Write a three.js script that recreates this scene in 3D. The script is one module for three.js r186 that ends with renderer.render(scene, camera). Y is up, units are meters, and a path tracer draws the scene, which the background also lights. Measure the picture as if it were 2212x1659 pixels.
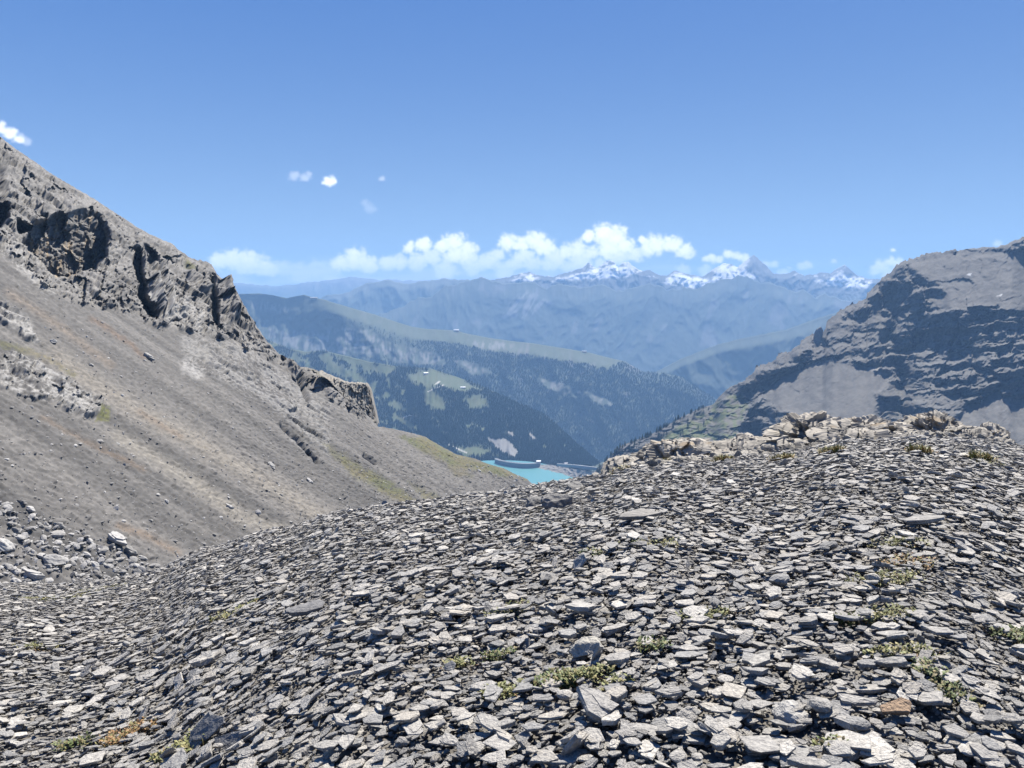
import * as THREE from 'three';
import { mergeGeometries } from 'three/addons/utils/BufferGeometryUtils.js';

// ---------------------------------------------------------------- camera, sky, sun, exposure
const scene = new THREE.Scene();
const EYE = new THREE.Vector3(0, 1.65, 0), FOC = 1671, CU = 1106, CV = 829.5, PITCH = 6.8 * Math.PI / 180;
const camera = new THREE.PerspectiveCamera(2 * Math.atan(CV / FOC) * 180 / Math.PI, 4 / 3, 0.1, 60000);
camera.position.copy(EYE);
camera.rotation.x = -PITCH;
const SUN_AZ = 24 * Math.PI / 180, SUN_EL = 55 * Math.PI / 180;
const SUN = new THREE.Vector3(Math.sin(SUN_AZ) * Math.cos(SUN_EL), Math.sin(SUN_EL), -Math.cos(SUN_AZ) * Math.cos(SUN_EL));
const sun = new THREE.DirectionalLight(new THREE.Color(1, 0.938, 0.835), 5.0);
sun.position.copy(SUN).multiplyScalar(900);
sun.castShadow = true;
sun.shadow.mapSize.set(4096, 4096);
Object.assign(sun.shadow.camera, { left: -500, right: 500, top: 500, bottom: -500, near: 1, far: 2500 });
scene.add(sun, sun.target);
const renderer = new THREE.WebGLRenderer({ antialias: true });
renderer.toneMapping = THREE.LinearToneMapping;
renderer.toneMappingExposure = 2.6;
renderer.shadowMap.enabled = true;
scene.fog = new THREE.FogExp2(new THREE.Color(0.32, 0.58, 1.0), 0.000074);

// ---------------------------------------------------------------- numbers and noise
function rng(seed) { let s = seed | 0; return () => { s = (s + 0x6d2b79f5) | 0; let t = Math.imul(s ^ (s >>> 15), 1 | s); t = (t + Math.imul(t ^ (t >>> 7), 61 | t)) ^ t; return ((t ^ (t >>> 14)) >>> 0) / 4294967296; }; }
const PERM = new Uint8Array(512);
{ const r = rng(11), p = [...Array(256).keys()]; for (let i = 255; i > 0; i--) { const j = Math.floor(r() * (i + 1)); [p[i], p[j]] = [p[j], p[i]]; } for (let i = 0; i < 512; i++) PERM[i] = p[i & 255]; }
const G3 = []; for (const a of [-1, 1]) for (const b of [-1, 1]) G3.push([a, b, 0], [a, 0, b], [0, a, b]);
const fade = (t) => t * t * t * (t * (t * 6 - 15) + 10);
function noise(x, y, z = 0.5) {
  const xi = Math.floor(x), yi = Math.floor(y), zi = Math.floor(z), fx = x - xi, fy = y - yi, fz = z - zi, X = xi & 255, Y = yi & 255, Z = zi & 255;
  const g = (ix, iy, iz, dx, dy, dz) => { const v = G3[PERM[PERM[PERM[(X + ix) & 255] + ((Y + iy) & 255)] + ((Z + iz) & 255)] % 12]; return v[0] * dx + v[1] * dy + v[2] * dz; };
  const u = fade(fx), v = fade(fy), w = fade(fz), L = (a, b, t) => a + (b - a) * t;
  return L(L(L(g(0, 0, 0, fx, fy, fz), g(1, 0, 0, fx - 1, fy, fz), u), L(g(0, 1, 0, fx, fy - 1, fz), g(1, 1, 0, fx - 1, fy - 1, fz), u), v),
    L(L(g(0, 0, 1, fx, fy, fz - 1), g(1, 0, 1, fx - 1, fy, fz - 1), u), L(g(0, 1, 1, fx, fy - 1, fz - 1), g(1, 1, 1, fx - 1, fy - 1, fz - 1), u), v), w);
}
function fbm(x, y, z = 0.5, oct = 4, gain = 0.5) { let s = 0, a = 1, n = 0; for (let i = 0; i < oct; i++) { s += a * noise(x, y, z + i * 7.3); n += a; a *= gain; x *= 2.03; y *= 2.03; z *= 2.03; } return s / n; }
function ridged(x, y, z = 0.5, oct = 4, gain = 0.5) { let s = 0, a = 1, n = 0; for (let i = 0; i < oct; i++) { s += a * (1 - 2 * Math.abs(noise(x, y, z + i * 5.1))); n += a; a *= gain; x *= 2.1; y *= 2.1; z *= 2.1; } return s / n; }
/** broken rock: cells of a jittered grid, each a tilted facet of its own */
function facet(x, y, seed = 0, slope = 1) {
  const xi = Math.floor(x), yi = Math.floor(y); let best = 9, val = 0;
  for (let b = -1; b <= 1; b++) for (let a = -1; a <= 1; a++) {
    const h = PERM[(PERM[(xi + a + seed * 17) & 255] + yi + b) & 255], h2 = PERM[(h + 71) & 255], dx = x - (xi + a + 0.1 + 0.8 * h / 255), dy = y - (yi + b + 0.1 + 0.8 * h2 / 255), d = dx * dx + dy * dy;
    if (d < best) { best = d; const h3 = PERM[(h2 + h + 13) & 255], h4 = PERM[(h3 + 101) & 255]; val = (h3 / 255 - 0.5) + slope * (dx * (h4 / 127 - 1) + dy * (PERM[(h4 + 5) & 255] / 127 - 1)); }
  }
  return val;
}
const clamp = (x, a = 0, b = 1) => Math.min(b, Math.max(a, x)), lerp = (a, b, t) => a + (b - a) * t, smooth = (a, b, x) => { const t = clamp((x - a) / (b - a)); return t * t * (3 - 2 * t); };
const mix3 = (a, b, t) => [lerp(a[0], b[0], t), lerp(a[1], b[1], t), lerp(a[2], b[2], t)];
function poly1(pts) { return (x) => { if (x <= pts[0][0]) { const [a, b] = pts; return a[1] + (x - a[0]) * (b[1] - a[1]) / (b[0] - a[0]); } for (let i = 1; i < pts.length; i++) if (x <= pts[i][0] || i === pts.length - 1) { const [a, b] = [pts[i - 1], pts[i]]; return a[1] + (x - a[0]) * (b[1] - a[1]) / (b[0] - a[0]); } }; }
function table(pts) { return (x) => { if (x <= pts[0][0]) return pts[0][1]; for (let i = 1; i < pts.length; i++) if (x <= pts[i][0]) { const [a, b] = [pts[i - 1], pts[i]], t = (x - a[0]) / (b[0] - a[0]); return lerp(a[1], b[1], t * t * (3 - 2 * t)); } return pts[pts.length - 1][1]; }; }
/** signed distance to a polygon, positive inside */
function inPoly(P, x, y) {
  let d = 1e18, s = -1;
  for (let i = 0, j = P.length - 1; i < P.length; j = i++) {
    const ex = P[j][0] - P[i][0], ey = P[j][1] - P[i][1], wx = x - P[i][0], wy = y - P[i][1], t = clamp((wx * ex + wy * ey) / (ex * ex + ey * ey + 1e-9));
    const bx = wx - ex * t, by = wy - ey * t; d = Math.min(d, bx * bx + by * by);
    if ((P[i][1] > y) !== (P[j][1] > y) && x < (P[j][0] - P[i][0]) * (y - P[i][1]) / (P[j][1] - P[i][1]) + P[i][0]) s = -s;
  }
  return s * Math.sqrt(d);
}
function lineDist(L, x, y) {   // [distance, how far along 0..1]
  let best = [1e9, 0];
  for (let i = 1; i < L.length; i++) { const ex = L[i][0] - L[i - 1][0], ey = L[i][1] - L[i - 1][1], wx = x - L[i - 1][0], wy = y - L[i - 1][1], t = clamp((wx * ex + wy * ey) / (ex * ex + ey * ey)), d = Math.hypot(wx - ex * t, wy - ey * t); if (d < best[0]) best = [d, (i - 1 + t) / (L.length - 1)]; }
  return best;
}
// A sighting: the point that stands z metres ahead of the viewpoint in the direction of the survey angles (u, v).
const cp = Math.cos(PITCH), sp = Math.sin(PITCH);
function sight(u, v) { const x = (u - CU) / FOC, y = (CV - v) / FOC; return [x, y * cp - sp, -(cp + y * sp)]; }
function at(u, v, z, out = new THREE.Vector3()) { const d = sight(u, v), k = z / -d[2]; return out.set(d[0] * k, d[1] * k, -z).add(EYE); }

// ---------------------------------------------------------------- the sky: air and clouds
{
  const W = 4096, H = 2048, data = new Float32Array(W * H * 4);
  const B = [];   // cumulus: [u, v, radius, strength]
  const put = (s, ...l) => l.forEach((b) => B.push([...b, s]));
  put(0.92, [474, 568, 18], [503, 565, 22], [538, 573, 25], [573, 583, 20]);
  put(0.36, [612, 582, 16], [650, 592, 20], [687, 585, 20], [717, 598, 20]);
  put(0.92, [737, 570, 16], [766, 565, 22], [796, 575, 18]);
  put(1, [885, 536, 11], [915, 531, 15], [955, 533, 12], [982, 527, 20], [1009, 541, 17], [985, 551, 20]);
  put(0.75, [865, 568, 17], [900, 568, 19], [930, 558, 17], [1054, 568, 19], [1110, 572, 15], [1150, 572, 17], [1185, 574, 15], [1020, 580, 18], [960, 585, 20], [1090, 588, 16]);
  put(1, [1099, 526, 17], [1123, 532, 15], [1153, 522, 18], [1178, 537, 18]);
  put(0.9, [1223, 547, 15], [1247, 542, 18], [1277, 549, 15]);
  put(1, [1272, 512, 12], [1307, 508, 20], [1327, 516, 23], [1347, 536, 20], [1317, 541, 22], [1389, 518, 8], [1416, 532, 20], [1451, 532, 19], [1480, 546, 15]);
  put(0.8, [1010, 562, 16], [1075, 552, 14], [1200, 560, 16], [1130, 556, 18], [1370, 552, 16], [1395, 545, 14], [1255, 566, 18], [840, 572, 16], [1340, 560, 16]);
  put(0.7, [1230, 578, 16], [1270, 578, 14], [1300, 574, 12]);
  put(0.9, [1525, 561, 6], [1538, 561, 9], [1550, 562, 7], [1575, 551, 10], [1592, 556, 10], [1608, 560, 10]);
  put(0.6, [1655, 573, 8], [1670, 574, 8], [1730, 576, 8], [1745, 574, 8], [1692, 592, 9], [1704, 581, 4], [1474, 590, 12], [1525, 587, 12], [1803, 567, 4]);
  put(0.9, [1890, 586, 11], [1905, 580, 14], [1922, 590, 14], [1926, 567, 8], [1940, 568, 8], [1930, 542, 4]);
  put(0.85, [4, 277, 11], [20, 289, 13], [40, 302, 9]); put(0.3, [58, 308, 9]);
  put(0.95, [708, 392, 9], [716, 395, 10]); put(0.3, [636, 380, 9], [660, 385, 9], [668, 374, 4], [825, 387, 5]); put(0.16, [788, 440, 7], [800, 451, 11]);
  put(0.4, [2155, 527, 8]);
  const billow = (x, y, z) => { let t = 0, a = 1, n = 0; for (let i = 0; i < 5; i++) { t += a * Math.min(1, 2.4 * Math.abs(noise(x, y, z + i * 3.7))); n += a; a *= 0.58; x *= 2.1; y *= 2.1; } return t / n; };
  const cloud = (u, v) => {
    let f = -1, st = 0;
    const wu = u + 9 * fbm(u / 30, v / 22, 3.1, 3), wv = v + 8 * fbm(u / 28, v / 20, 9.7, 3);
    for (const [bu, bv, r, s] of B) {
      const dx = (wu - bu) / r, dy = (wv - bv) / r; if (Math.abs(dx) > 2.2 || Math.abs(dy) > 2.2) continue;
      const e = 1 - 0.78 * Math.sqrt(dx * dx * 0.8 + dy * dy * (dy > 0 ? 2.2 : 1));
      if (e > f) { f = e; } st = Math.max(st, s * smooth(-0.5, 0.2, e));
    }
    return [f + 0.85 * billow(u / 16, v / 13, 5.5) - 0.34, st];
  };
  const zen = [0.004, 0.050, 0.200], hor = [0.175, 0.268, 0.372];
  for (let j = 0; j < H; j++) {
    const el = ((j + 0.5) / H - 0.5) * Math.PI, y = Math.sin(el), ce = Math.cos(el);
    const g = Math.exp(-Math.max(0, y) * 5.2), base = mix3(zen, hor, g);
    for (let i = 0; i < W; i++) {
      const az = ((i + 0.5) / W - 0.5) * 2 * Math.PI, x = Math.cos(az) * ce, z = Math.sin(az) * ce;
      const c = x * SUN.x + y * SUN.y + z * SUN.z, glow = 0.035 * Math.pow(Math.max(0, c), 8) + 0.006 * (c * 0.5 + 0.5) ** 2;
      let r = base[0] + glow, gg = base[1] + glow * 1.05, b = base[2] + glow * 1.1;
      if (el > -0.005 && el < 0.28) {
        let a = Math.atan2(x, -z); const k = Math.round(a / 1.31); a -= k * 1.31; if (k & 1) a = -a;
        if (Math.abs(a) < 0.66) {
          const d = [Math.sin(a) * ce, y, -Math.cos(a) * ce], cy = d[1] * cp - d[2] * sp, cz = d[1] * sp + d[2] * cp, u = CU + FOC * d[0] / -cz, v = CV - FOC * (cy * 1) / -cz;
          const veil = 0.62 * smooth(545, 595, v) * smooth(-0.45, 0.2, fbm(u / 120, v / 26, 8.8, 4)) * smooth(380, 520, u) * (1 - smooth(1250, 1700, u) * 0.7); r = lerp(r, 0.42, veil); gg = lerp(gg, 0.44, veil); b = lerp(b, 0.47, veil);
          const [f, s] = cloud(u, v);
          if (s > 0 && f > -0.02) {
            const al = s * (1 - Math.exp(-3.4 * Math.max(0, f + 0.04) * (0.55 + 0.9 * billow(u / 7, v / 6, 15.5)))), col = [0.60, 0.605, 0.615];   // white, more or less dense
            r = lerp(r, col[0], al); gg = lerp(gg, col[1], al); b = lerp(b, col[2], al);
          }
        }
      }
      const o = (j * W + i) * 4; data[o] = r; data[o + 1] = gg; data[o + 2] = b; data[o + 3] = 1;
    }
  }
  const t = new THREE.DataTexture(data, W, H, THREE.RGBAFormat, THREE.FloatType);
  t.mapping = THREE.EquirectangularReflectionMapping; t.magFilter = THREE.LinearFilter; t.needsUpdate = true;
  scene.background = t; scene.environment = t;
}

// ---------------------------------------------------------------- building helpers
const names = new Map();
function numbered(n) { const k = names.get(n) ?? 0; names.set(n, k + 1); return k ? n + '_' + String(k).padStart(3, '0') : n; }
function tag(o, label, category, group, kind) { o.userData.label = label; o.userData.category = category; if (group) o.userData.group = group; if (kind) o.userData.kind = kind; return o; }
function shade(o) { o.castShadow = o.receiveShadow = true; return o; }
function top(o, name, label, category, group, kind) { o.name = numbered(name); tag(o, label, category, group, kind); scene.add(o); return shade(o); }
function part(name, geo, mat, parent) { const m = shade(new THREE.Mesh(geo, mat)); m.name = name; parent.add(m); return m; }
function group(pos) { const g = new THREE.Group(); if (pos) g.position.copy(pos); return g; }
const MAT = (o) => new THREE.MeshStandardMaterial({ roughness: 0.95, ...o });
const TERRAIN = MAT({ color: new THREE.Color(0.88, 0.88, 0.88), vertexColors: true, side: THREE.DoubleSide, name: 'terrain' });
/** A surface of nu x nv points: pos(i, j, out), then paint(i, j, point) gives a base colour. */
function sheet(nu, nv, pos, paint, mat = TERRAIN) {
  const P = new Float32Array(nu * nv * 3), C = new Float32Array(nu * nv * 3), idx = new Uint32Array((nu - 1) * (nv - 1) * 6), p = new THREE.Vector3();
  for (let j = 0; j < nv; j++) for (let i = 0; i < nu; i++) { pos(i, j, p); const o = (j * nu + i) * 3; P[o] = p.x; P[o + 1] = p.y; P[o + 2] = p.z; const c = paint(i, j, p); C[o] = c[0]; C[o + 1] = c[1]; C[o + 2] = c[2]; }
  let k = 0;
  for (let j = 0; j < nv - 1; j++) for (let i = 0; i < nu - 1; i++) { const a = j * nu + i, b = a + 1, c = a + nu, d = c + 1; idx[k++] = a; idx[k++] = c; idx[k++] = b; idx[k++] = b; idx[k++] = c; idx[k++] = d; }
  const g = new THREE.BufferGeometry();
  g.setAttribute('position', new THREE.BufferAttribute(P, 3)); g.setAttribute('color', new THREE.BufferAttribute(C, 3)); g.setIndex(new THREE.BufferAttribute(idx, 1));
  g.computeVertexNormals();
  const m = new THREE.Mesh(g, mat);
  m.userData = {};
  m.look = (i, j, out = new THREE.Vector3()) => { const i0 = clamp(Math.floor(i), 0, nu - 2), j0 = clamp(Math.floor(j), 0, nv - 2), fi = clamp(i - i0), fj = clamp(j - j0), a = (j0 * nu + i0) * 3, b = a + nu * 3; const q = (n) => lerp(lerp(P[a + n], P[a + 3 + n], fi), lerp(P[b + n], P[b + 3 + n], fi), fj); return out.set(q(0), q(1), q(2)); };
  return m;
}

// ---------------------------------------------------------------- far ranges
function range(o) {
  const sil = poly1(o.sil), [u0, u1] = o.span, step = o.step ?? 2.1, nu = Math.round((u1 - u0) / step) + 1, nb = 4, nv = o.rows + nb, mpp = o.z / FOC;
  const vt = new Float32Array(nu);
  for (let i = 0; i < nu; i++) { const u = u0 + i * step; vt[i] = sil(u) + o.rag * (ridged(u / (o.ragL ?? 26), 1.3, o.seed, 4, 0.55) * -1.0 + 0.3); }
  const V = (i, j) => lerp(vt[i], o.vb, Math.max(0, (j - nb) / (o.rows - 1)));
  // steepness first, then depth gathered from the foot up
  const Z = new Float32Array(nu * o.rows);
  const cum = new Float32Array(o.rows + 1);
  for (let i = 0; i < nu; i++) {
    const u = u0 + i * step, zt = o.zt(u), zb = o.zb(u), s0 = sil(u); let sum = 0;
    if (o.gentle) { for (let j = o.rows - 1; j >= 0; j--) { cum[j] = sum; sum += o.gentle(u, lerp(s0, o.vb, j / (o.rows - 1)), s0); } }
    for (let j = 0; j < o.rows; j++) {
      const v = V(i, j + nb), X = u * mpp, H = v * mpp; let k;
      if (o.gentle) { const q = clamp((v - s0) / (o.vb - s0)) * (o.rows - 1), q0 = Math.min(o.rows - 2, Math.floor(q)); k = lerp(cum[q0], cum[q0 + 1], q - q0) / sum; } else k = (o.vb - v) / (o.vb - o.vmin);
      const warp = o.lam * 0.5 * fbm(X / o.lam / 2, H / o.lam / 2, o.seed + 3, 3);
      const g = 0.75 * ridged((X + warp + H * (o.lean ?? 0)) / o.lam, H / (o.lam * 1.8), o.seed, 2, 0.5) + 0.30 * ridged((X + warp) / (o.lam * 0.3), (H + warp) / (o.lam * 0.34), o.seed + 9, 3, 0.5), edge = smooth(0, 0.12, j / o.rows);
      Z[j * nu + i] = lerp(zb, zt, k) - o.amp * g * (0.25 + 0.75 * edge);
    }
  }
  const m = sheet(nu, nv, (i, j, p) => {
    const u = u0 + i * step;
    if (j >= nb) at(u, V(i, j), Z[(j - nb) * nu + i], p);
    else { at(u, vt[i], Z[i], p); const k = (nb - j) / nb; p.z -= o.back * k; p.y -= o.back * 0.75 * k * k; }
  }, (i, j, p) => o.paint(u0 + i * step, V(i, Math.max(j, nb)), sil(u0 + i * step), p));
  m.find = (u, v, out) => { const i = (u - u0) / step, i0 = clamp(Math.floor(i), 0, nu - 1); return m.look(i, nb + (v - vt[i0]) / (o.vb - vt[i0]) * (o.rows - 1), out); };
  m.crest = (u) => vt[clamp(Math.round((u - u0) / step), 0, nu - 1)];
  return m;
}
const FOREST = [0.020, 0.034, 0.020], MEADOW = [0.038, 0.052, 0.019], GREY = [0.10, 0.098, 0.095], PALE = [0.155, 0.15, 0.142], SNOW = [0.70, 0.71, 0.72], DARKROCK = [0.07, 0.07, 0.073];
const within = (P, u, v, soft = 6, seed = 2) => smooth(-soft, soft, inPoly(P, u, v) + soft * 1.3 * fbm(u / (soft * 2.2), v / (soft * 2.2), seed, 3));

top(range({
  sil: [[400, 606], [440, 609], [520, 613], [600, 619], [660, 612], [700, 607], [760, 599], [800, 604], [900, 607], [1000, 608]], span: [380, 1010], rows: 30, vb: 660, vmin: 600, z: 17000, seed: 41, rag: 4, lam: 1500, amp: 350, back: 1500,
  zt: () => 18000, zb: () => 16800, paint: (u, v, t, p) => mix3(GREY, FOREST, smooth(610, 640, v)),
}), 'mountain_range', 'palest blue mountain range just showing under the clouds, beside the grey left slope', 'mountains', null, 'structure');

const PATCH_SNOW = [[[1430, 612], [1456, 590], [1500, 598], [1535, 604], [1560, 620], [1500, 624]], [[1535, 605], [1560, 574], [1580, 575], [1612, 590], [1640, 596], [1620, 608], [1560, 612]], [[1757, 606], [1790, 602], [1815, 590], [1860, 600], [1885, 612], [1870, 622], [1800, 618]],
  [[1190, 612], [1230, 596], [1262, 585], [1310, 573], [1350, 576], [1370, 590], [1330, 600], [1250, 604], [1200, 606]], [[1105, 606], [1145, 592], [1165, 600], [1150, 608]]];
top(range({
  sil: [[1060, 606], [1097, 601], [1121, 593], [1145, 589], [1165, 597], [1196, 599], [1228, 589], [1256, 581], [1272, 569], [1288, 582], [1311, 565], [1325, 566], [1335, 580], [1347, 567], [1359, 568], [1379, 585], [1403, 585], [1426, 597], [1442, 597], [1456, 586], [1494, 595], [1518, 599], [1538, 585], [1561, 571], [1575, 571], [1597, 579], [1613, 564], [1629, 552], [1645, 567], [1673, 592], [1688, 595], [1716, 586], [1740, 597], [1756, 593], [1784, 589], [1796, 596], [1825, 574], [1847, 593], [1871, 603], [1891, 605], [1940, 598], [2040, 606], [2200, 600]],
  span: [1050, 2210], step: 1.6, rows: 64, vb: 690, vmin: 560, z: 11400, seed: 17, rag: 5, ragL: 24, lam: 420, amp: 190, back: 1500, zt: () => 12000, zb: () => 10900,
  paint: (u, v, t, p) => {
    const n = fbm(u / 16, v / 8, 3.3, 4), pat = Math.max(...PATCH_SNOW.map((P) => within(P, u, v, 5)));
    const s = clamp(smooth(0.0, 0.16, n + 0.10 - (v - 575) / 70) * 0.6 + pat * smooth(-0.28, -0.08, n));
    const bare = within([[1612, 578], [1629, 545], [1680, 592], [1650, 606], [1628, 592]], u, v, 4) + within([[1822, 590], [1828, 570], [1850, 592], [1840, 600]], u, v, 3);
    return mix3(mix3(DARKROCK, FOREST, smooth(625, 660, v)), SNOW, clamp(s) * (1 - 0.9 * clamp(bare)));
  },
}), 'mountain_range', 'snow covered mountain range with a sharp pyramid peak under the white clouds', 'mountains', null, 'structure');

top(range({
  sil: [[600, 668], [640, 655], [715, 640], [780, 620], [815, 611], [850, 608], [870, 612], [930, 610], [960, 604], [985, 606], [1010, 609], [1060, 616], [1120, 640], [1200, 680]], span: [600, 1190], rows: 44, vb: 740, vmin: 605, z: 11600, seed: 5, rag: 10, ragL: 60, lam: 700, amp: 260, back: 1200,
  zt: () => 12200, zb: () => 11200, paint: (u, v, t) => mix3(mix3(GREY, MEADOW, 0.5), FOREST, smooth(4, 30, v - t + 16 * fbm(u / 20, v / 20, 1, 3))),
}), 'mountain_range', 'smooth hazy blue ridge behind the green crest, starting beside the grey slope', 'mountains', null, 'structure');

const PYRAMID = [[1085, 684], [1100, 655], [1118, 638], [1140, 628], [1165, 640], [1195, 655], [1170, 664], [1140, 686]];
top(range({
  sil: [[740, 735], [770, 716], [830, 682], [880, 662], [930, 640], [960, 626], [1000, 616], [1040, 606], [1075, 615], [1130, 613], [1180, 624], [1192, 618], [1250, 629], [1290, 622], [1345, 630], [1395, 619], [1440, 629], [1500, 623], [1560, 612], [1612, 600], [1650, 611], [1700, 625], [1760, 640], [1800, 643], [1860, 655], [1920, 676], [2050, 720]], span: [740, 2040], step: 1.9, rows: 110, vb: 900, vmin: 600, z: 9800, seed: 23, rag: 17, ragL: 60, lam: 850, amp: 190, back: 900,
  zt: () => 10700, zb: () => 8600, lean: 0.15,
  paint: (u, v, t) => {
    const n = fbm(u / 18, v / 22, 6.1, 4); let c = mix3(mix3(GREY, MEADOW, 0.7), FOREST, smooth(-12, 30, v - t + 60 * n));
    c = mix3(c, PALE, within(PYRAMID, u, v, 5) * smooth(-0.25, 0.1, fbm(u / 9 + v / 14, v / 30, 2.2, 3)));
    const chute = smooth(0.72, 0.86, ridged(u / 60 + v / 260, v / 500, 12.4, 2)) * smooth(0, 0.25, fbm(u / 50, v / 40, 31, 2));
    return mix3(c, GREY, 0.8 * chute);
  },
}), 'mountain_range', 'long hazy blue wooded mountain wall with a pale bare rock pyramid, across the deep valley', 'mountains', null, 'structure');

top(range({
  sil: [[1340, 862], [1380, 834], [1420, 803], [1480, 772], [1550, 745], [1600, 732], [1650, 722], [1700, 712], [1760, 690], [1800, 678], [1860, 660], [1960, 640]], span: [1340, 1960], rows: 60, vb: 920, vmin: 680, z: 7000, seed: 61, rag: 2, lam: 900, amp: 260, back: 700,
  zt: () => 7400, zb: () => 6600, paint: (u, v) => mix3(FOREST, MEADOW, 0.6 * smooth(0.12, 0.3, fbm(u / 30, v / 16, 4, 3))),
}), 'mountain_ridge', 'dark blue hazy ridge falling from behind the rocky right mountain into the valley', 'mountains', null, 'structure');

// ---------------------------------------------------------------- the green ridge with the cliffs and the wooded spur above the lake
const CLIFFB = [[[560, 690], [600, 712], [660, 716], [720, 724], [760, 735], [790, 752], [740, 770], [700, 762], [640, 752], [590, 740]], [[700, 712], [740, 708], [790, 716], [830, 735], [850, 760], [800, 770], [750, 745]], [[820, 745], [880, 752], [940, 765], [960, 785], [900, 785], [850, 780]], [[540, 660], [570, 650], [600, 655], [625, 668], [632, 690], [600, 676], [560, 668]], [[1020, 738], [1060, 735], [1110, 745], [1080, 758], [1040, 752]], [[1165, 820], [1200, 828], [1240, 842], [1265, 848], [1240, 858], [1190, 838]], [[1270, 850], [1300, 860], [1320, 874], [1290, 868]], [[985, 780], [1030, 790], [1060, 806], [1020, 806]]];
const ridgeB = range({
  sil: [[490, 640], [520, 635], [560, 634], [590, 638], [619, 644], [656, 637], [679, 643], [699, 647], [725, 655], [765, 667], [808, 679], [857, 696], [890, 706], [924, 711], [983, 714], [1010, 721], [1056, 730], [1105, 737], [1152, 742], [1196, 749], [1264, 760], [1296, 768], [1323, 775], [1351, 781], [1375, 796], [1387, 803], [1434, 807], [1474, 815], [1494, 831], [1514, 843], [1538, 857], [1600, 900], [1700, 960]],
  span: [490, 1690], step: 2.0, rows: 130, vb: 1040, z: 5600, seed: 71, rag: 0.8, lam: 420, amp: 150, back: 500, lean: -0.2,
  zt: table([[500, 6900], [900, 6500], [1300, 6000], [1540, 5700]]), zb: table([[500, 4700], [900, 4500], [1300, 4600], [1600, 4900]]),
  gentle: (u, v, t) => { const k = smooth(640, 760, u); let g = (0.75 + 0.5 * fbm(u / 30, v / 14, 15, 3)) * (1 - 0.75 * (1 - smooth(700, 800, u)) * (1 - smooth(45, 75, v - t))); g += k * 1.1 * (1 - smooth(16, 30, v - t)); return Math.max(0.08, g); },
  paint: (u, v, t, p) => {
    const n = fbm(u / 14, v / 12, 4.4, 4), d = v - t, band = lerp(-8, 26, smooth(660, 740, u)) * (1 - smooth(1290, 1360, u));
    let c = mix3(FOREST, [0.045, 0.06, 0.035], smooth(0, 0.3, n));
    c = mix3(mix3(MEADOW, GREY, clamp(0.6 * n)), c, smooth(-5, 6, d - band + 12 * n));
    for (const P of CLIFFB) c = mix3(c, PALE, 0.85 * within(P, u, v, 7) * smooth(-0.12, 0.2, fbm(u / 7, v / 16, 7.7, 3)));
    const chute = smooth(0.70, 0.84, ridged(u / 42 + v / 200, v / 400, 2.9, 2)) * smooth(1050, 1150, u) * smooth(0.0, 0.3, fbm(u / 40, v / 30, 33, 2));
    return mix3(c, GREY, 0.7 * chute);
  },
});
top(ridgeB, 'mountain_ridge', 'long green crested ridge with pale grey cliff bands and dark woods in the middle distance', 'mountains', null, 'structure');

const MEADOWS = [[[880, 808], [930, 798], [985, 812], [1012, 826], [1040, 842], [1000, 846], [930, 838], [890, 826]], [[690, 748], [740, 752], [800, 782], [860, 800], [820, 812], [760, 790]], [[690, 770], [740, 790], [790, 815], [800, 840], [740, 815]], [[905, 845], [930, 838], [960, 870], [965, 885], [925, 885]], [[830, 885], [870, 905], [930, 935], [900, 930], [850, 910]], [[980, 965], [1020, 962], [1060, 968], [1085, 985], [1040, 990], [1000, 985]], [[812, 860], [850, 870], [890, 890], [840, 880]], [[1000, 860], [1030, 850], [1060, 862], [1050, 880], [1015, 885]]];
const SCREES = [[[1050, 945], [1075, 948], [1095, 948], [1120, 975], [1112, 990], [1080, 975]], [[1138, 928], [1150, 938], [1162, 952], [1150, 952]], [[1095, 930], [1108, 935], [1110, 945], [1098, 940]]];
const CHUTES = [[[940, 958], [960, 955], [985, 968], [1008, 978]], [[925, 846], [945, 836], [958, 832]], [[870, 902], [885, 897], [900, 900]], [[940, 830], [950, 824]]];
const spurForest = (u, v) => { let m = 0; for (const P of MEADOWS) m = Math.max(m, within(P, u, v, 11, 5)); for (const P of SCREES) m = Math.max(m, within(P, u, v, 3, 5)); return (1 - m) * smooth(-0.30, 0.02, fbm(u / 22, v / 16, 2.7, 3) + smooth(740, 950, u) * 0.3 - 0.08); };
const spurA = range({
  sil: [[530, 712], [580, 735], [620, 752], [660, 760], [700, 758], [760, 772], [800, 782], [860, 792], [930, 796], [1010, 822], [1060, 843], [1110, 866], [1181, 898], [1213, 927], [1243, 957], [1297, 1002], [1320, 1022]], span: [530, 1320], step: 2.0, rows: 120, vb: 1045, z: 3700, seed: 83, rag: 1.2, lam: 300, amp: 70, back: 500, lean: -0.15,
  zt: table([[540, 4700], [900, 4250], [1181, 3950], [1297, 3600]]), zb: table([[540, 3250], [1300, 2980]]),
  gentle: (u, v) => 0.8 + 0.4 * fbm(u / 26, v / 14, 25, 3) + 1.2 * within(MEADOWS[0], u, v, 6),
  paint: (u, v, t) => {
    const n = fbm(u / 9, v / 8, 14.4, 4); let c = mix3(mix3([0.042, 0.062, 0.018], [0.062, 0.066, 0.03], clamp(0.3 + n)), FOREST, spurForest(u, v));
    for (const P of SCREES) c = mix3(c, PALE, within(P, u, v, 3, 5));
    for (const L of CHUTES) c = mix3(c, [0.33, 0.32, 0.30], 1 - smooth(0.8, 1.6, lineDist(L, u, v)[0]));
    return c;
  },
});
top(spurA, 'wooded_spur', 'spruce covered spur with green clearings rising behind the turquoise lake', 'hillside', null, 'structure');

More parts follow.
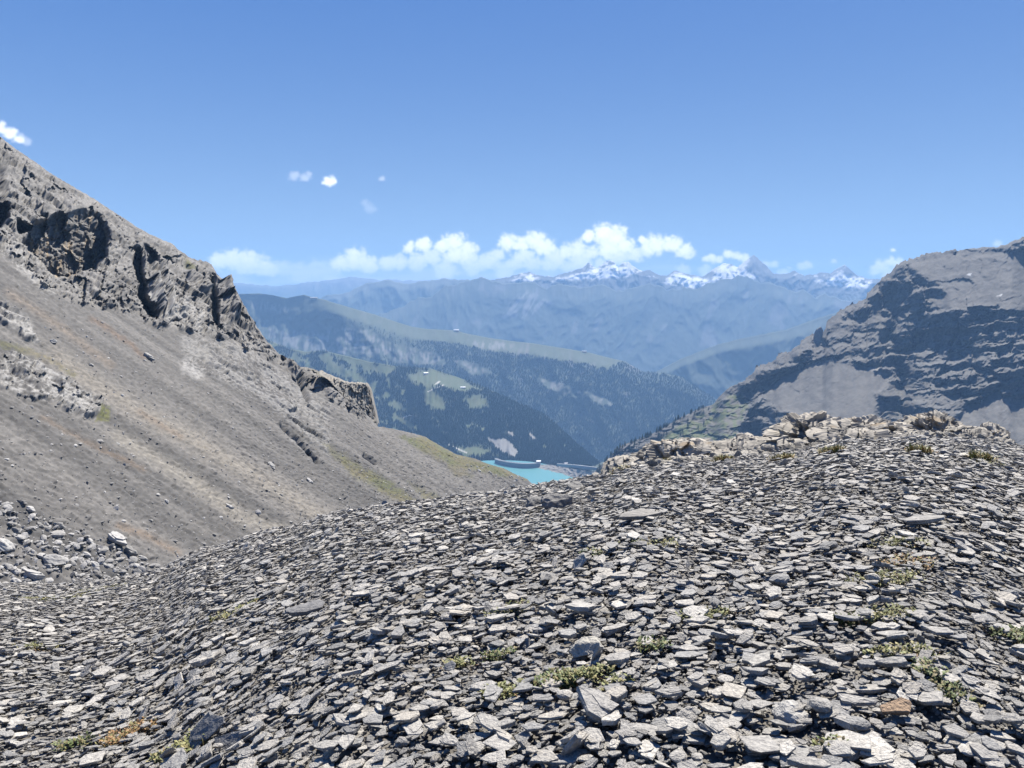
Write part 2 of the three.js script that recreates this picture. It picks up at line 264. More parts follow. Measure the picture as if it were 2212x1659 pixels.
// ---------------------------------------------------------------- the rocky mountain on the right
const RG = [ // gentle benches, slabs and fans (light), as survey angles
  [[1628, 860], [1661, 831], [1707, 799], [1775, 776], [1820, 778], [1889, 794], [1934, 803], [1916, 840], [1893, 849], [1898, 894], [1916, 912], [1843, 917], [1775, 903], [1698, 890]],
  [[1782, 722], [1798, 686], [1889, 672], [1920, 676], [1916, 708], [1889, 735], [1825, 772], [1761, 776], [1752, 758]],
  [[1960, 575], [1998, 556], [2060, 545], [2120, 540], [2230, 540], [2230, 675], [2116, 662], [2048, 672], [1980, 662], [2038, 631]],
  [[1898, 844], [1952, 831], [2016, 817], [2070, 858], [2107, 858], [2061, 894], [2048, 912], [1980, 917], [1916, 894]],
  [[2157, 838], [2184, 868], [2230, 858], [2330, 930], [2330, 1010], [2000, 960], [2047, 920], [2093, 876]],
];
const RDARK = [ // steep walls
  [[1905, 605], [1960, 590], [2000, 600], [2040, 625], [1990, 640], [1960, 665], [1940, 680], [1925, 720], [1900, 740], [1905, 700], [1925, 670], [1890, 640]],
  [[1990, 668], [2060, 668], [2130, 672], [2212, 668], [2330, 700], [2330, 730], [2212, 712], [2100, 712], [2060, 728], [2010, 715], [1975, 750], [1940, 790], [1920, 770], [1935, 720]],
  [[1925, 790], [1990, 800], [2050, 820], [2120, 830], [2170, 810], [2230, 780], [2330, 800], [2330, 860], [2212, 850], [2160, 842], [2110, 856], [2070, 855], [2020, 815], [1950, 825]],
  [[1908, 850], [1930, 860], [1990, 885], [2010, 905], [1960, 915], [1920, 895]],
  [[1620, 866], [1640, 872], [1700, 890], [1730, 908], [1690, 903], [1650, 892], [1640, 940], [1600, 960], [1605, 920]],
  [[1590, 850], [1650, 800], [1700, 790], [1720, 770], [1755, 760], [1740, 790], [1680, 815], [1630, 850], [1615, 875]],
  [[2185, 520], [2260, 500], [2330, 520], [2330, 590], [2230, 570]],
];
const RMID = [[1541, 874], [1480, 912], [1402, 967], [1320, 1010], [1340, 1050], [1600, 1050], [1597, 920], [1615, 876], [1590, 850]];
const RIGHT_SIL = poly1([[1270, 1030], [1284, 1019], [1318, 985], [1343, 962], [1407, 938], [1470, 902], [1516, 880], [1541, 874], [1552, 858], [1570, 842], [1607, 817], [1643, 788], [1670, 781], [1675, 773], [1693, 763], [1702, 763], [1725, 740], [1748, 728], [1765, 722], [1779, 716], [1784, 700], [1798, 685], [1811, 674], [1841, 660], [1850, 649], [1875, 635], [1889, 617], [1902, 603], [1940, 572], [1965, 560], [2000, 548], [2060, 540], [2120, 535], [2170, 530], [2190, 517], [2212, 510], [2300, 480], [2450, 440]]);
const rightBench = (u0_, v0_) => { let m = 0; const u = u0_ + 26 * fbm(u0_ / 45, v0_ / 45, 51, 3), v = v0_ + 16 * fbm(u0_ / 40, v0_ / 30, 61, 4); for (const P of RG) m = Math.max(m, within(P, u, v, 7, 9)); return m; };
const rightEven = (u, v) => { let m = 0; RG.forEach((P, k) => { m = Math.max(m, within(P, u, v, 9, 9) * [1, 0.45, 0.9, 0.3, 1][k]); }); return m; };
const rightMount = (() => {
  const u0 = 1270, u1 = 2420, step = 2.0, nu = Math.round((u1 - u0) / step) + 1, rows = 330, nb = 4;
  const vt = new Float32Array(nu), vb = (u) => 1050;
  for (let i = 0; i < nu; i++) { const u = u0 + i * step; vt[i] = (RIGHT_SIL(u - 3) + RIGHT_SIL(u) + RIGHT_SIL(u + 3)) / 3; }
  const zt = table([[1270, 1780], [1550, 1900], [1780, 2030], [1900, 2080], [2212, 1980], [2420, 1900]]), zb = table([[1270, 1690], [1550, 1480], [1900, 1230], [2212, 1100], [2420, 1040]]);
  const S = new Float32Array(nu * rows), Z = new Float32Array(nu * rows), M = new Float32Array(nu * rows), vs = Float32Array.from(vt);
  for (let i = 0; i < nu; i++) { const u = u0 + i * step, k = smooth(1545, 1620, u) * lerp(1, 0.45, smooth(1960, 2030, u)); vt[i] += k * (7 * facet(u / 24, 0.5, 3, 1.1) + 4.5 * facet(u / 9, 0.5, 5, 1.1) + 2 * facet(u / 4, 0.5, 6, 1)); }
  const V = (i, j) => lerp(vt[i], vb(), j / (rows - 1)), VS = (i, j) => lerp(vs[i], vb(), j / (rows - 1));
  for (let i = 0; i < nu; i++) {
    const u = u0 + i * step; let sum = 0;
    for (let j = rows - 1; j >= 0; j--) {
      const v = VS(i, j), bench = rightBench(u, v), mid = within(RMID, u, v, 6);
      const broad = fbm(u / 70, v / 26, 6.6, 2);
      let dark = 0; for (const P of RDARK) dark = Math.max(dark, within(P, u + 16 * fbm(u / 30, v / 30, 71, 3), v + 10 * fbm(u / 30, v / 20, 81, 4), 6, 19));
      const g = Math.max(0.06, Math.max(bench * 1.05, mid * 0.85, 0.58 + 0.5 * smooth(-0.1, 0.35, broad)) * (1 - 0.86 * dark)) + (v - vs[i] < 5 ? 0.5 : 0);
      S[j * nu + i] = sum; sum += g;
    }
    for (let j = 0; j < rows; j++) S[j * nu + i] = lerp(zb(u), zt(u), S[j * nu + i] / sum);
  }
  // neighbouring columns are eased together so that the benches run on
  for (let pass = 0; pass < 10; pass++) for (let j = 0; j < rows; j++) { let prev = S[j * nu]; for (let i = 1; i < nu - 1; i++) { const o = j * nu + i, q = (prev + 2 * S[o] + S[o + 1]) / 4; prev = S[o]; S[o] = q; } }
  for (let i = 0; i < nu; i++) for (let j = 0; j < rows; j++) {
    const u = u0 + i * step, v = V(i, j), bench = rightBench(u, v); M[j * nu + i] = bench;
    const jj = (v - vs[i]) / (vb() - vs[i]) * (rows - 1), j0 = clamp(Math.floor(jj), 0, rows - 2), base = lerp(S[j0 * nu + i], S[(j0 + 1) * nu + i], clamp(jj - j0, -3, 1));
    const even = clamp(bench * 1.2) * rightEven(u, v), cliff = 1 - 0.9 * even, X = u * 0.88, H = v * 0.88, wx = X + 12 * fbm(X / 26, H / 26, 3, 3), wh = H + 9 * fbm(X / 30, H / 30, 13, 3) + 0.10 * X;
    const sk = wh / 24, saw = sk - Math.floor(sk), ledge = (saw < 0.3 ? saw / 0.3 : (1 - saw) / 0.7) - 0.5, grassy = 1 - 0.62 * within(RMID, u, v, 14);
    let d = 55 * ridged(wx / 150, H / 260, 44, 3, 0.5) * (0.4 + 0.6 * grassy) * (1 - 0.6 * even) + cliff * grassy * (30 * facet(wx / 60 + wh / 140, wh / 40, 3, 0.9) + 15 * facet(wx / 22, wh / 13, 7, 1.0) + 6 * facet(wx / 8, wh / 4.5, 9, 1) + 20 * ledge * smooth(-0.35, 0.1, fbm(X / 50, H / 30, 77, 2)));
    d += even * (4 * ridged(wx / 46 - H / 40, H / 110, 5, 3) + 1.2 * facet(wx / 20, wh / 14, 5, 1) + 0.7 * fbm(X / 5, H / 4, 5, 2));
    d *= 0.3 + 0.7 * smooth(0, 24, v - vs[i]);
    Z[j * nu + i] = base - d;
  }
  const m = sheet(nu, rows + nb, (i, j, p) => {
    const u = u0 + i * step;
    if (j >= nb) at(u, V(i, j - nb), Z[(j - nb) * nu + i], p);
    else { at(u, vt[i], Z[i], p); const k = (nb - j) / nb; p.z -= 140 * k; p.x += 60 * k; p.y -= 90 * k * k; }
  }, (i, j, p) => {
    const u = u0 + i * step, jj = Math.max(0, j - nb), v = V(i, jj), bench = M[jj * nu + i], n = fbm(p.x / 30, p.y / 20, p.z / 30, 4), f = fbm(p.x / 7, p.y / 5, p.z / 7, 3);
    let c = mix3([0.034, 0.034, 0.035], [0.082, 0.08, 0.076], clamp(0.5 + 2.0 * f));
    c = mix3(c, mix3([0.043, 0.041, 0.039], [0.076, 0.073, 0.068], clamp(0.5 + 1.7 * n + 1.6 * f)), bench);
    c = mix3(c, [0.15, 0.147, 0.14], within([[1860, 790], [1900, 795], [1945, 808], [1900, 812]], u, v, 4) * 0.8);
    const low = within(RMID, u, v, 8), green = low * smooth(-0.1, 0.15, fbm(u / 16, v / 12, 7, 3) + 0.34 - smooth(1430, 1540, u) * 0.3);
    c = mix3(c, [0.085, 0.08, 0.066], low * 0.7);
    c = mix3(c, [0.35, 0.36, 0.37], clamp(within([[2088, 594], [2093, 590], [2099, 591], [2097, 596]], u, v, 1.2) + within([[2152, 640], [2165, 635], [2163, 639]], u, v, 1)));
    return mix3(c, mix3([0.042, 0.066, 0.018], [0.075, 0.08, 0.03], clamp(0.5 + 2 * f)), green);
  });
  m.find = (u, v, out) => { const i = (u - u0) / step, i0 = clamp(Math.floor(i), 0, nu - 1); return m.look(i, nb + (v - vt[i0]) / (vb() - vt[i0]) * (rows - 1), out); };
  m.crest = (u) => vt[clamp(Math.round((u - u0) / step), 0, nu - 1)];
  return m;
})();
top(rightMount, 'rocky_mountain', 'dark grey rocky mountain with ledges, slabs and scree fans rising at the right edge', 'mountain', null, 'structure');

// ---------------------------------------------------------------- the scree slope and cliffs on the left
const LEFT_SIL = poly1([[-280, 130], [0, 295], [28, 317], [79, 351], [118, 380], [157, 403], [180, 417], [233, 449], [270, 474], [301, 494], [334, 511], [368, 525], [388, 539], [405, 552], [430, 562], [450, 566], [461, 578], [466, 590], [478, 601], [492, 607], [509, 626], [517, 643], [528, 666], [542, 685], [556, 708], [576, 734], [600, 760], [626, 777], [636, 792], [669, 796], [692, 803], [709, 813], [738, 835], [760, 862], [790, 895], [816, 922], [844, 926], [874, 932], [917, 944], [934, 954], [957, 967], [986, 982], [1023, 990], [1056, 1003], [1089, 1012], [1115, 1025], [1139, 1035], [1150, 1045], [1190, 1075], [1240, 1110]]);
const ROCKS = [
  [[-300, 80], [0, 285], [157, 395], [301, 486], [430, 552], [470, 580], [520, 640], [560, 705], [600, 755], [610, 790], [560, 770], [500, 738], [455, 725], [400, 715], [350, 712], [300, 688], [240, 668], [150, 655], [90, 620], [40, 575], [-10, 530], [-300, 420]],
  [[-20, 640], [20, 664], [60, 688], [82, 742], [55, 735], [15, 706], [-20, 690]],
  [[-20, 770], [22, 762], [55, 776], [120, 809], [175, 838], [220, 862], [220, 897], [175, 904], [109, 866], [55, 862], [-20, 835]],
  [[600, 770], [640, 790], [700, 812], [740, 840], [800, 905], [770, 905], [700, 860], [640, 830]],
  [[600, 912], [640, 940], [690, 990], [696, 1002], [660, 992], [620, 945]],
];
const ALCOVES = [ // [outline, top v, bottom v, depth]
  { P: [[58, 505], [78, 482], [130, 464], [180, 458], [214, 470], [229, 510], [226, 560], [203, 584], [150, 602], [112, 598], [92, 575], [62, 552], [48, 530]], top: 460, zc: 372, d: 0, k: 0.8, m: 0.34 },
  { P: [[36, 478], [70, 488], [66, 500], [40, 512], [32, 495]], top: 476, zc: 345, d: 2, k: 1 },
  { P: [[-20, 420], [12, 430], [16, 470], [-10, 500], [-30, 480]], top: 420, zc: 350, d: 2, k: 1 },
  { P: [[284, 545], [300, 548], [308, 600], [312, 640], [330, 672], [335, 692], [310, 676], [298, 640], [292, 600]], top: 545, d: 14, k: 0.8 },
  { P: [[310, 530], [335, 545], [342, 572], [318, 580], [306, 556]], top: 530, d: 3, k: 0.8 },
  { P: [[452, 588], [459, 592], [464, 640], [472, 700], [462, 706], [455, 660]], top: 588, d: 9, k: 0.5 },
  { P: [[560, 690], [600, 745], [620, 780], [600, 785], [575, 745]], top: 690, d: 2, k: 0.4 },
];
const CRACKS = [[[[600, 914], [640, 948], [668, 982], [692, 1002]], 5, 4.5], [[[640, 815], [652, 840], [668, 872]], 4, 3.5], [[[784, 980], [800, 992], [816, 1002]], 4, 3], [[[0, 340], [6, 400], [4, 440]], 9, 7], [[[120, 470], [136, 500], [150, 525]], 3, 4], [[[195, 470], [215, 500], [224, 530]], 4, -4], [[[345, 570], [352, 630], [362, 690]], 7, -7], [[[325, 600], [336, 650], [345, 690]], 8, -8], [[[400, 590], [430, 620], [450, 640]], 9, -4], [[[478, 610], [490, 660], [500, 705]], 10, -6]];
const STREAKS = [[[[73, 731], [182, 815], [291, 884], [400, 942], [546, 1026], [637, 1084], [709, 1128]], 22, [0.152, 0.138, 0.118]], [[[218, 920], [327, 986], [437, 1055], [527, 1117], [640, 1160]], 17, [0.16, 0.148, 0.128]], [[[73, 895], [182, 957], [309, 1015]], 7, [0.088, 0.068, 0.052]], [[[240, 1138], [309, 1160], [380, 1196]], 9, [0.115, 0.088, 0.066]], [[[182, 684], [273, 742], [309, 775]], 6, [0.10, 0.072, 0.054]], [[[0, 620], [120, 700], [240, 790]], 9, [0.12, 0.10, 0.082]], [[[291, 884], [345, 918], [390, 944]], 7, [0.12, 0.095, 0.074]]];
const PALES = [[[0, 660], [20, 668], [60, 690], [80, 740], [60, 735], [20, 705], [0, 690]], [[0, 778], [22, 764], [55, 778], [120, 811], [175, 840], [218, 862], [218, 895], [175, 902], [109, 862], [55, 862], [0, 833]], [[386, 778], [418, 771], [444, 804], [429, 826], [393, 804]], [[382, 724], [527, 749], [618, 815], [709, 877], [709, 986], [582, 877], [473, 822], [400, 767]], [[0, 480], [25, 520], [60, 575], [110, 620], [140, 640], [90, 630], [40, 590], [0, 545]], [[310, 640], [360, 600], [400, 640], [450, 690], [430, 720], [360, 700]]];
const GREENS = [[[[215, 880], [238, 878], [236, 909], [207, 909]], 3, 1], [[[0, 736], [60, 752], [100, 768], [168, 808], [160, 815], [90, 775], [0, 748]], 5, 0.6], [[[700, 960], [781, 1008], [840, 1040], [897, 1080], [880, 1096], [824, 1066], [760, 1030]], 8, 0.75], [[[860, 945], [924, 945], [957, 969], [1023, 992], [1089, 1012], [1135, 1036], [1080, 1030], [1039, 1020], [990, 1012], [907, 975]], 6, 0.85], [[[880, 1040], [940, 1070], [960, 1090], [920, 1085]], 6, 0.6], [[[640, 794], [690, 803], [720, 830], [690, 822]], 4, 0.5], [[[395, 558], [415, 575], [420, 592], [400, 580]], 4, 0.8], [[[965, 1000], [1000, 1015], [1020, 1030], [980, 1030]], 6, 0.6]];
const leftZ = (u, v) => { const d = sight(u, v), x = d[0] / -d[2], y = d[1] / -d[2]; return -103.4 / (y + 0.7 * x); };
const LEFT_FOOT = table([[-300, 1340], [0, 1335], [330, 1300], [600, 1200], [900, 1135], [1150, 1095], [1250, 1125]]);
const leftSlope = (() => {
  const u0 = -150, u1 = 1230, step = 2.05, nu = Math.round((u1 - u0) / step) + 1, rows = 470, nb = 4;
  const vt = new Float32Array(nu), N = new THREE.Vector3(0.573, 0.819, 0);
  for (let i = 0; i < nu; i++) { const u = u0 + i * step; vt[i] = LEFT_SIL(u) + lerp(3.0, 1.4, smooth(600, 900, u)) * fbm(u / 8, 0.7, 2.2, 3) + (u > 380 && u < 640 ? 3 * ridged(u / 17, 0.4, 7.1, 3) : 0); }
  const V = (i, j) => lerp(vt[i], Math.max(vt[i] + 14, LEFT_FOOT(u0 + i * step)), j / (rows - 1));
  const rock = new Float32Array(nu * rows);
  const m = sheet(nu, rows + nb, (i, j, p) => {
    const u = u0 + i * step, jj = Math.max(0, j - nb), v = V(i, jj), z = leftZ(u, v);
    at(u, v, z, p);
    let r = 0, sharp = 0; ROCKS.forEach((P, k) => { const q = within(P, u, v, 7, 4); if (q > r) { r = q; sharp = [1, 0.22, 0.25, 0.8, 0.35][k]; } }); rock[jj * nu + i] = r;
    const s = p.z, b = p.y * 1.74, edge = lerp(0.12, 0.3, smooth(380, 440, u)) + 0.7 * smooth(1, 14, v - vt[i]);
    // rock: ribs that run down the fall line, broken into facets; scree: low waves and loose stones
    const ws = s + 5 * fbm(s / 16, b / 16, 2, 3), wb = b + 5 * fbm(s / 16, b / 16, 12, 3);
    const rib = ridged(ws / 30, b / 70, 3.9, 3, 0.5), small = fbm(s / 1.7, b / 2.6, 6.1, 3);
    const broken = 3.2 * facet(ws / 17, wb / 25, 2, 0.9) + 1.9 * facet(ws / 6.2, wb / 10, 5, 1) + 1.1 * facet(ws / 2.3, wb / 4.0, 8, 1);
    let h = r * (2.4 * rib + 0.55 * broken + 0.5 * small);
    const wu = u + 7 * fbm(u / 24, v / 24, 22, 3), wv = v + 7 * fbm(u / 24, v / 24, 32, 3), tall = 8.0 * facet(wu / 30 + wv / 90, wv / 46, 11, 1.2) + 3.2 * facet(wu / 12, wv / 18, 4, 1.2) + 1.5 * facet(wu / 5.5, wv / 7, 6, 1.3) + 0.7 * facet(wu / 3, wv / 3.5, 7, 1.3);
    const pale = within(PALES[3], u, v, 12) * (1 - r); h += pale * (0.9 * facet(ws / 3.2, wb / 13, 4, 1) + 0.6 * small);
    h += (1 - r) * (1.6 * fbm(s / 40, b / 160, 8.8, 2) + 0.5 * ridged(s / 9, b / 60, 4.2, 3) + 0.5 * fbm(s / 1.1, b / 1.4, 2.5, 3) + 0.3 * facet(s / 1.5, b / 1.8, 3, 1));
    let push = 0;
    for (const A of ALCOVES) { const e = inPoly(A.P, u, v) + 9 * fbm(u / 16, v / 20, 3, 4); if (e > -3) push = Math.max(push, smooth(-3, 3, e) * (A.k * (lerp(leftZ(u, A.top), A.zc ?? leftZ(u, A.top), A.m ?? 0.8) - z) + A.d)); }
    for (const [L, w, d] of CRACKS) { const [dist, t] = lineDist(L, u + 2 * fbm(u / 9, v / 9, 1, 2), v), k = Math.exp(-((dist / w) ** 2)) * smooth(0, 0.12, t) * smooth(0, 0.12, 1 - t); h -= d * k * edge; }
    if (push > 1) h *= 0.45;
    push += r * edge * tall * (push > 1 ? 0.8 : 1) * sharp; p.sub(EYE).multiplyScalar((z + push) / z).add(EYE);
    p.addScaledVector(N, h * edge);
    if (j < nb) { const k = (nb - j) / nb; p.z -= 45 * k; p.y -= 32 * k * k; p.x -= 12 * k; }
  }, (i, j, p) => {
    const u = u0 + i * step, jj = Math.max(0, j - nb), v = V(i, jj), r = rock[jj * nu + i], s = p.z, b = p.y * 1.74;
    const f = fbm(s / 1.3, b / 1.6, p.x / 1.6, 3), n = fbm(s / 14, b / 14, 9, 3), band = fbm(s / 9, b / 200, 5.2, 4);
    let c = mix3([0.054, 0.0525, 0.0515], [0.106, 0.101, 0.096], clamp(0.5 + 2.2 * band));
    for (const [L, w, col] of STREAKS) { const [d, t] = lineDist(L, u, v + 5 * fbm(u / 30, v / 30, 3, 2)); c = mix3(c, col, Math.exp(-((d / w) ** 2)) * smooth(0, 0.1, t) * (0.75 + 0.4 * f)); }
    c = mix3(c, mix3([0.080, 0.077, 0.074], [0.150, 0.145, 0.139], clamp(0.5 + 1.5 * n + 0.8 * f)), r);
    for (let k = 0; k < PALES.length; k++) c = mix3(c, [0.20, 0.196, 0.19], within(PALES[k], u, v, 9, 6) * (k === 3 ? 0.6 : 0.9) * smooth(-0.35, 0.15, f + n));
    const tan = within(ALCOVES[0].P, u, v, 4) * smooth(0.05, 0.3, fbm(u / 9, v / 40, 2, 3)); c = mix3(c, [0.24, 0.18, 0.11], tan * 0.8);
    for (const [P, w, k] of GREENS) c = mix3(c, mix3([0.06, 0.07, 0.02], [0.095, 0.08, 0.034], clamp(0.5 + 1.5 * n)), within(P, u, v, w, 8) * k * smooth(-0.3, 0.1, f + 0.1));
    const q = 1 + 0.8 * f; return [c[0] * q, c[1] * q, c[2] * q];
  });
  m.find = (u, v, out) => { const i = (u - u0) / step, i0 = clamp(Math.floor(i), 0, nu - 1); return m.look(i, nb + (v - vt[i0]) / (Math.max(vt[i0] + 14, LEFT_FOOT(u)) - vt[i0]) * (rows - 1), out); };
  m.crest = (u) => vt[clamp(Math.round((u - u0) / step), 0, nu - 1)];
  return m;
})();
top(leftSlope, 'scree_mountainside', 'steep grey scree slope under broken limestone cliffs at the left edge', 'mountainside', null, 'structure');

// ---------------------------------------------------------------- valley floor and lake
const LAKE_Y = EYE.y - 668;
{
  const g = new THREE.BufferGeometry(), n = 120, P = [], C = [], idx = [];
  for (let j = 0; j <= n; j++) for (let i = 0; i <= n; i++) {
    const x = lerp(-11000, 11000, i / n), z = -lerp(900, 19500, (j / n) ** 1.3);
    const drop = smooth(3000, 6000, -z) * 620 + 250 * 0; P.push(x, LAKE_Y - 70 - drop, z); const f = fbm(x / 300, z / 300, 1, 3); C.push(...mix3(FOREST, MEADOW, clamp(0.1 + f)));
    if (i < n && j < n) { const a = j * (n + 1) + i; idx.push(a, a + 1, a + n + 1, a + 1, a + n + 2, a + n + 1); }
  }
  g.setAttribute('position', new THREE.Float32BufferAttribute(P, 3)); g.setAttribute('color', new THREE.Float32BufferAttribute(C, 3)); g.setIndex(idx); g.computeVertexNormals();
  top(new THREE.Mesh(g, TERRAIN), 'valley_floor', 'wooded valley floor far below the pass', 'ground', null, 'structure');
  const s = new THREE.Shape(), pts = [[-190, 2300], [160, 2300], [330, 2500], [330, 2700], [240, 2850], [130, 2960], [60, 3010], [-60, 3030], [-160, 2990], [-240, 2800], [-260, 2500]];
  s.moveTo(...pts[0]); s.splineThru(pts.slice(1).concat([pts[0]]).map(([x, y]) => new THREE.Vector2(x, y)));
  const lg = new THREE.ShapeGeometry(s, 6); lg.rotateX(-Math.PI / 2);
  const lake = new THREE.Mesh(lg, MAT({ color: new THREE.Color(0.045, 0.165, 0.175), roughness: 0.35, name: 'lake_water' })); lake.position.y = LAKE_Y;
  top(lake, 'lake', 'turquoise reservoir lake in the valley behind the dam', 'lake', null, 'structure');
}

// ---------------------------------------------------------------- the crag at the end of the left slope
{
  const topV = poly1([[690, 803], [709, 812], [738, 823], [752, 828], [775, 828], [793, 830], [799, 842], [804, 866], [809, 884], [813, 905], [816, 918]]), botV = poly1([[690, 808], [709, 820], [735, 848], [745, 870], [760, 888], [790, 908], [805, 918], [816, 926]]);
  const nu = 130, rows = 90, nb = 4, U = (i) => lerp(690, 816, i / (nu - 1));
  const face = sheet(nu, rows + nb, (i, j, p) => {
    const u = U(i), vt = topV(u) + 3.5 * fbm(u / 6, 1, 2, 3) + 2.0 * facet(u / 3, 0.5, 3, 1), vb = botV(u), t = Math.max(0, j - nb) / (rows - 1), v = lerp(vt, vb, t), zb = leftZ(u, botV(u)) - 3;
    const X = u * 0.23, Hh = v * 0.23, crack = Math.exp(-(((u - 772 - 2 * fbm(v / 12, 0, 1, 2)) / 1.6) ** 2)) + Math.exp(-(((u - 781) / 1.2) ** 2)) + 0.7 * Math.exp(-(((u - 752) / 1.4) ** 2)) + 0.6 * Math.exp(-(((u - 792) / 1.2) ** 2));
    const z = leftZ(735, 850) - 8 + 0.42 * (u - 735) + 9 * (1 - t) + 1.0 * crack - 3.0 * facet(u / 13 + 0.3, v / 30, 4, 0.8) - 1.6 * facet(u / 6, v / 11, 8, 1) - 0.8 * facet(u / 2.5, v / 4, 2, 1);
    at(u, v, z, p); if (j < nb) { const k = (nb - j) / nb; p.z -= 30 * k; p.y -= 6 * k * k; p.x -= 4 * k; }
  }, (i, j, p) => { const f = fbm(p.x / 1.5, p.y / 2.5, p.z / 1.5, 4), st = smooth(0.05, 0.35, fbm(p.x / 2.2, p.y / 16, 6, 3)); return mix3(mix3([0.21, 0.195, 0.168], [0.13, 0.122, 0.11], clamp(0.5 + 1.6 * f)), [0.19, 0.145, 0.095], st * 0.5); });
  top(face, 'limestone_crag', 'blocky tan limestone crag with vertical cracks at the far end of the left slope', 'crag');
}

// ---------------------------------------------------------------- dam, shore, houses
const CONCRETE = MAT({ color: new THREE.Color(0.2, 0.2, 0.198), roughness: 0.9, name: 'dam_concrete' }), PALECON = MAT({ color: new THREE.Color(0.36, 0.355, 0.345), name: 'pale_concrete' }), ROADMAT = MAT({ color: new THREE.Color(0.42, 0.41, 0.39), name: 'road_gravel' });
function wallAlong(pts, y0, y1, thick, n = 40) {
  const c = new THREE.CatmullRomCurve3(pts.map(([x, z]) => new THREE.Vector3(x, 0, -z))), P = [], idx = [];
  for (let i = 0; i <= n; i++) { const p = c.getPoint(i / n), t = c.getTangent(i / n), nx = -t.z * thick / 2, nz = t.x * thick / 2; for (const [s, y] of [[1, y0], [1, y1], [-1, y1], [-1, y0]]) P.push(p.x + nx * s, y, p.z + nz * s); }
  for (let i = 0; i < n; i++) for (let k = 0; k < 4; k++) { const a = i * 4 + k, b = i * 4 + (k + 1) % 4; idx.push(a, b, a + 4, b, b + 4, a + 4); }
  for (const e of [0, n * 4]) idx.push(e, e + 1, e + 2, e, e + 2, e + 3);
  const g = new THREE.BufferGeometry(); g.setAttribute('position', new THREE.Float32BufferAttribute(P, 3)); g.setIndex(idx); const f = g.toNonIndexed(); f.computeVertexNormals(); return f;
}
{
  const L = LAKE_Y, arc = [[-64, 2990], [-38, 2950], [-2, 2918], [38, 2900], [76, 2900], [106, 2914]];
  const dam = group(new THREE.Vector3(0, 0, 0));
  part('dam_wall', wallAlong(arc, L - 30, L + 15, 10), CONCRETE, dam);
  part('crest_road', wallAlong(arc, L + 15, L + 16, 13), PALECON, dam);
  part('parapet', wallAlong(arc.map(([x, z]) => [x, z + 6]), L + 16, L + 17.6, 1), PALECON, dam);
  part('parapet', wallAlong(arc.map(([x, z]) => [x, z - 6]), L + 16, L + 17.6, 1), PALECON, dam);
  top(dam, 'dam', 'curved grey concrete arch dam holding back the turquoise lake', 'dam'); dam.traverse(shade);
  const edge = poly1([[1150, 1010], [1165, 1012], [1190, 1017], [1215, 1023], [1240, 1032], [1300, 1060]]), ridge = poly1([[1150, 1003], [1165, 1003], [1190, 1004], [1240, 1013], [1300, 1021]]);
  const zl = (v) => { const d = sight(1200, v); return 668 / (d[1] / d[2]); };
  top(sheet(110, 26, (i, j, p) => { const u = lerp(1152, 1300, i / 109), t = j / 25, zb = zl(edge(u)); at(u, lerp(ridge(u), edge(u) + 2, t), lerp(zb + 55, zb - 4, t) - 9 * ridged(u / 9, t * 2, 2, 3), p); }, (i, j, p) => { const f = fbm(p.x / 8, p.y / 6, p.z / 8, 3); return mix3([0.2, 0.19, 0.178], [0.1, 0.094, 0.084], clamp(0.45 + 1.5 * f)); }), 'lake_shore', 'pale rocky bank between the dam and the lakeside road', 'shore', null, 'structure');
  const w0 = at(1203, 1011, 2905), w1 = at(1245, 1015, 2880), w2 = at(1290, 1020, 2840);
  const wall = new THREE.Mesh(wallAlong([[w0.x, -w0.z], [w1.x, -w1.z], [w2.x, -w2.z]], L + 3, L + 15, 4, 12), PALECON);
  top(wall, 'retaining_wall', 'long pale retaining wall above the lake shore, beside the dam', 'wall');
}
const HOUSEWALL = MAT({ color: new THREE.Color(0.32, 0.25, 0.19), name: 'timber_wall' }), WHITEWALL = MAT({ color: new THREE.Color(0.38, 0.37, 0.35), name: 'plaster_wall' }), ROOFMAT = MAT({ color: new THREE.Color(0.30, 0.29, 0.29), name: 'slate_roof' }), BRIGHTROOF = MAT({ color: new THREE.Color(0.45, 0.46, 0.47), roughness: 0.5, name: 'metal_roof' });
function house(pos, [w, h, d], turn, walls, roofM, name, label) {
  const g = group(pos); g.rotation.y = turn;
  const wg = new THREE.BoxGeometry(w, h + 6, d); wg.translate(0, h / 2 - 3, 0); part('wall', wg, walls, g);
  const s = new THREE.Shape([[-d / 2 - 0.8, 0], [d / 2 + 0.8, 0], [0, d * 0.32]].map(([a, b]) => new THREE.Vector2(a, b))), rg = new THREE.ExtrudeGeometry(s, { depth: w + 1.6, bevelEnabled: false }); rg.rotateY(Math.PI / 2); rg.translate(-w / 2 - 0.8, h, 0);
  part('roof', rg, roofM, g);
  for (const k of [-0.28, 0, 0.28]) { const q = new THREE.BoxGeometry(w * 0.12, h * 0.35, 0.3); q.translate(k * w, h * 0.55, d / 2 + 0.1); part('window', q, ROOFMAT, g); }
  top(g, name, label, 'building'); g.traverse(shade);
}
house(at(1163, 1003, 2920).setY(LAKE_Y + 15), [16, 6, 10], 0.2, WHITEWALL, BRIGHTROOF, 'dam_house', 'small white roofed building at the end of the dam');
house(at(1222, 1004, 3010), [14, 6, 10], 0.5, HOUSEWALL, ROOFMAT, 'chalet', 'small brown chalet among spruces behind the retaining wall');
house(at(1253, 1009, 2990), [12, 5, 9], -0.3, HOUSEWALL, BRIGHTROOF, 'chalet', 'bright roofed chalet above the lake shore, farthest from the dam');
house(spurA.find(920, 808), [24, 6, 12], 0.3, WHITEWALL, BRIGHTROOF, 'alpine_barn', 'white alpine barn at the top of the large green clearing');
house(spurA.find(1000, 839), [26, 6, 12], 0.1, WHITEWALL, BRIGHTROOF, 'alpine_barn', 'low pale barn at the lower edge of the large green clearing');
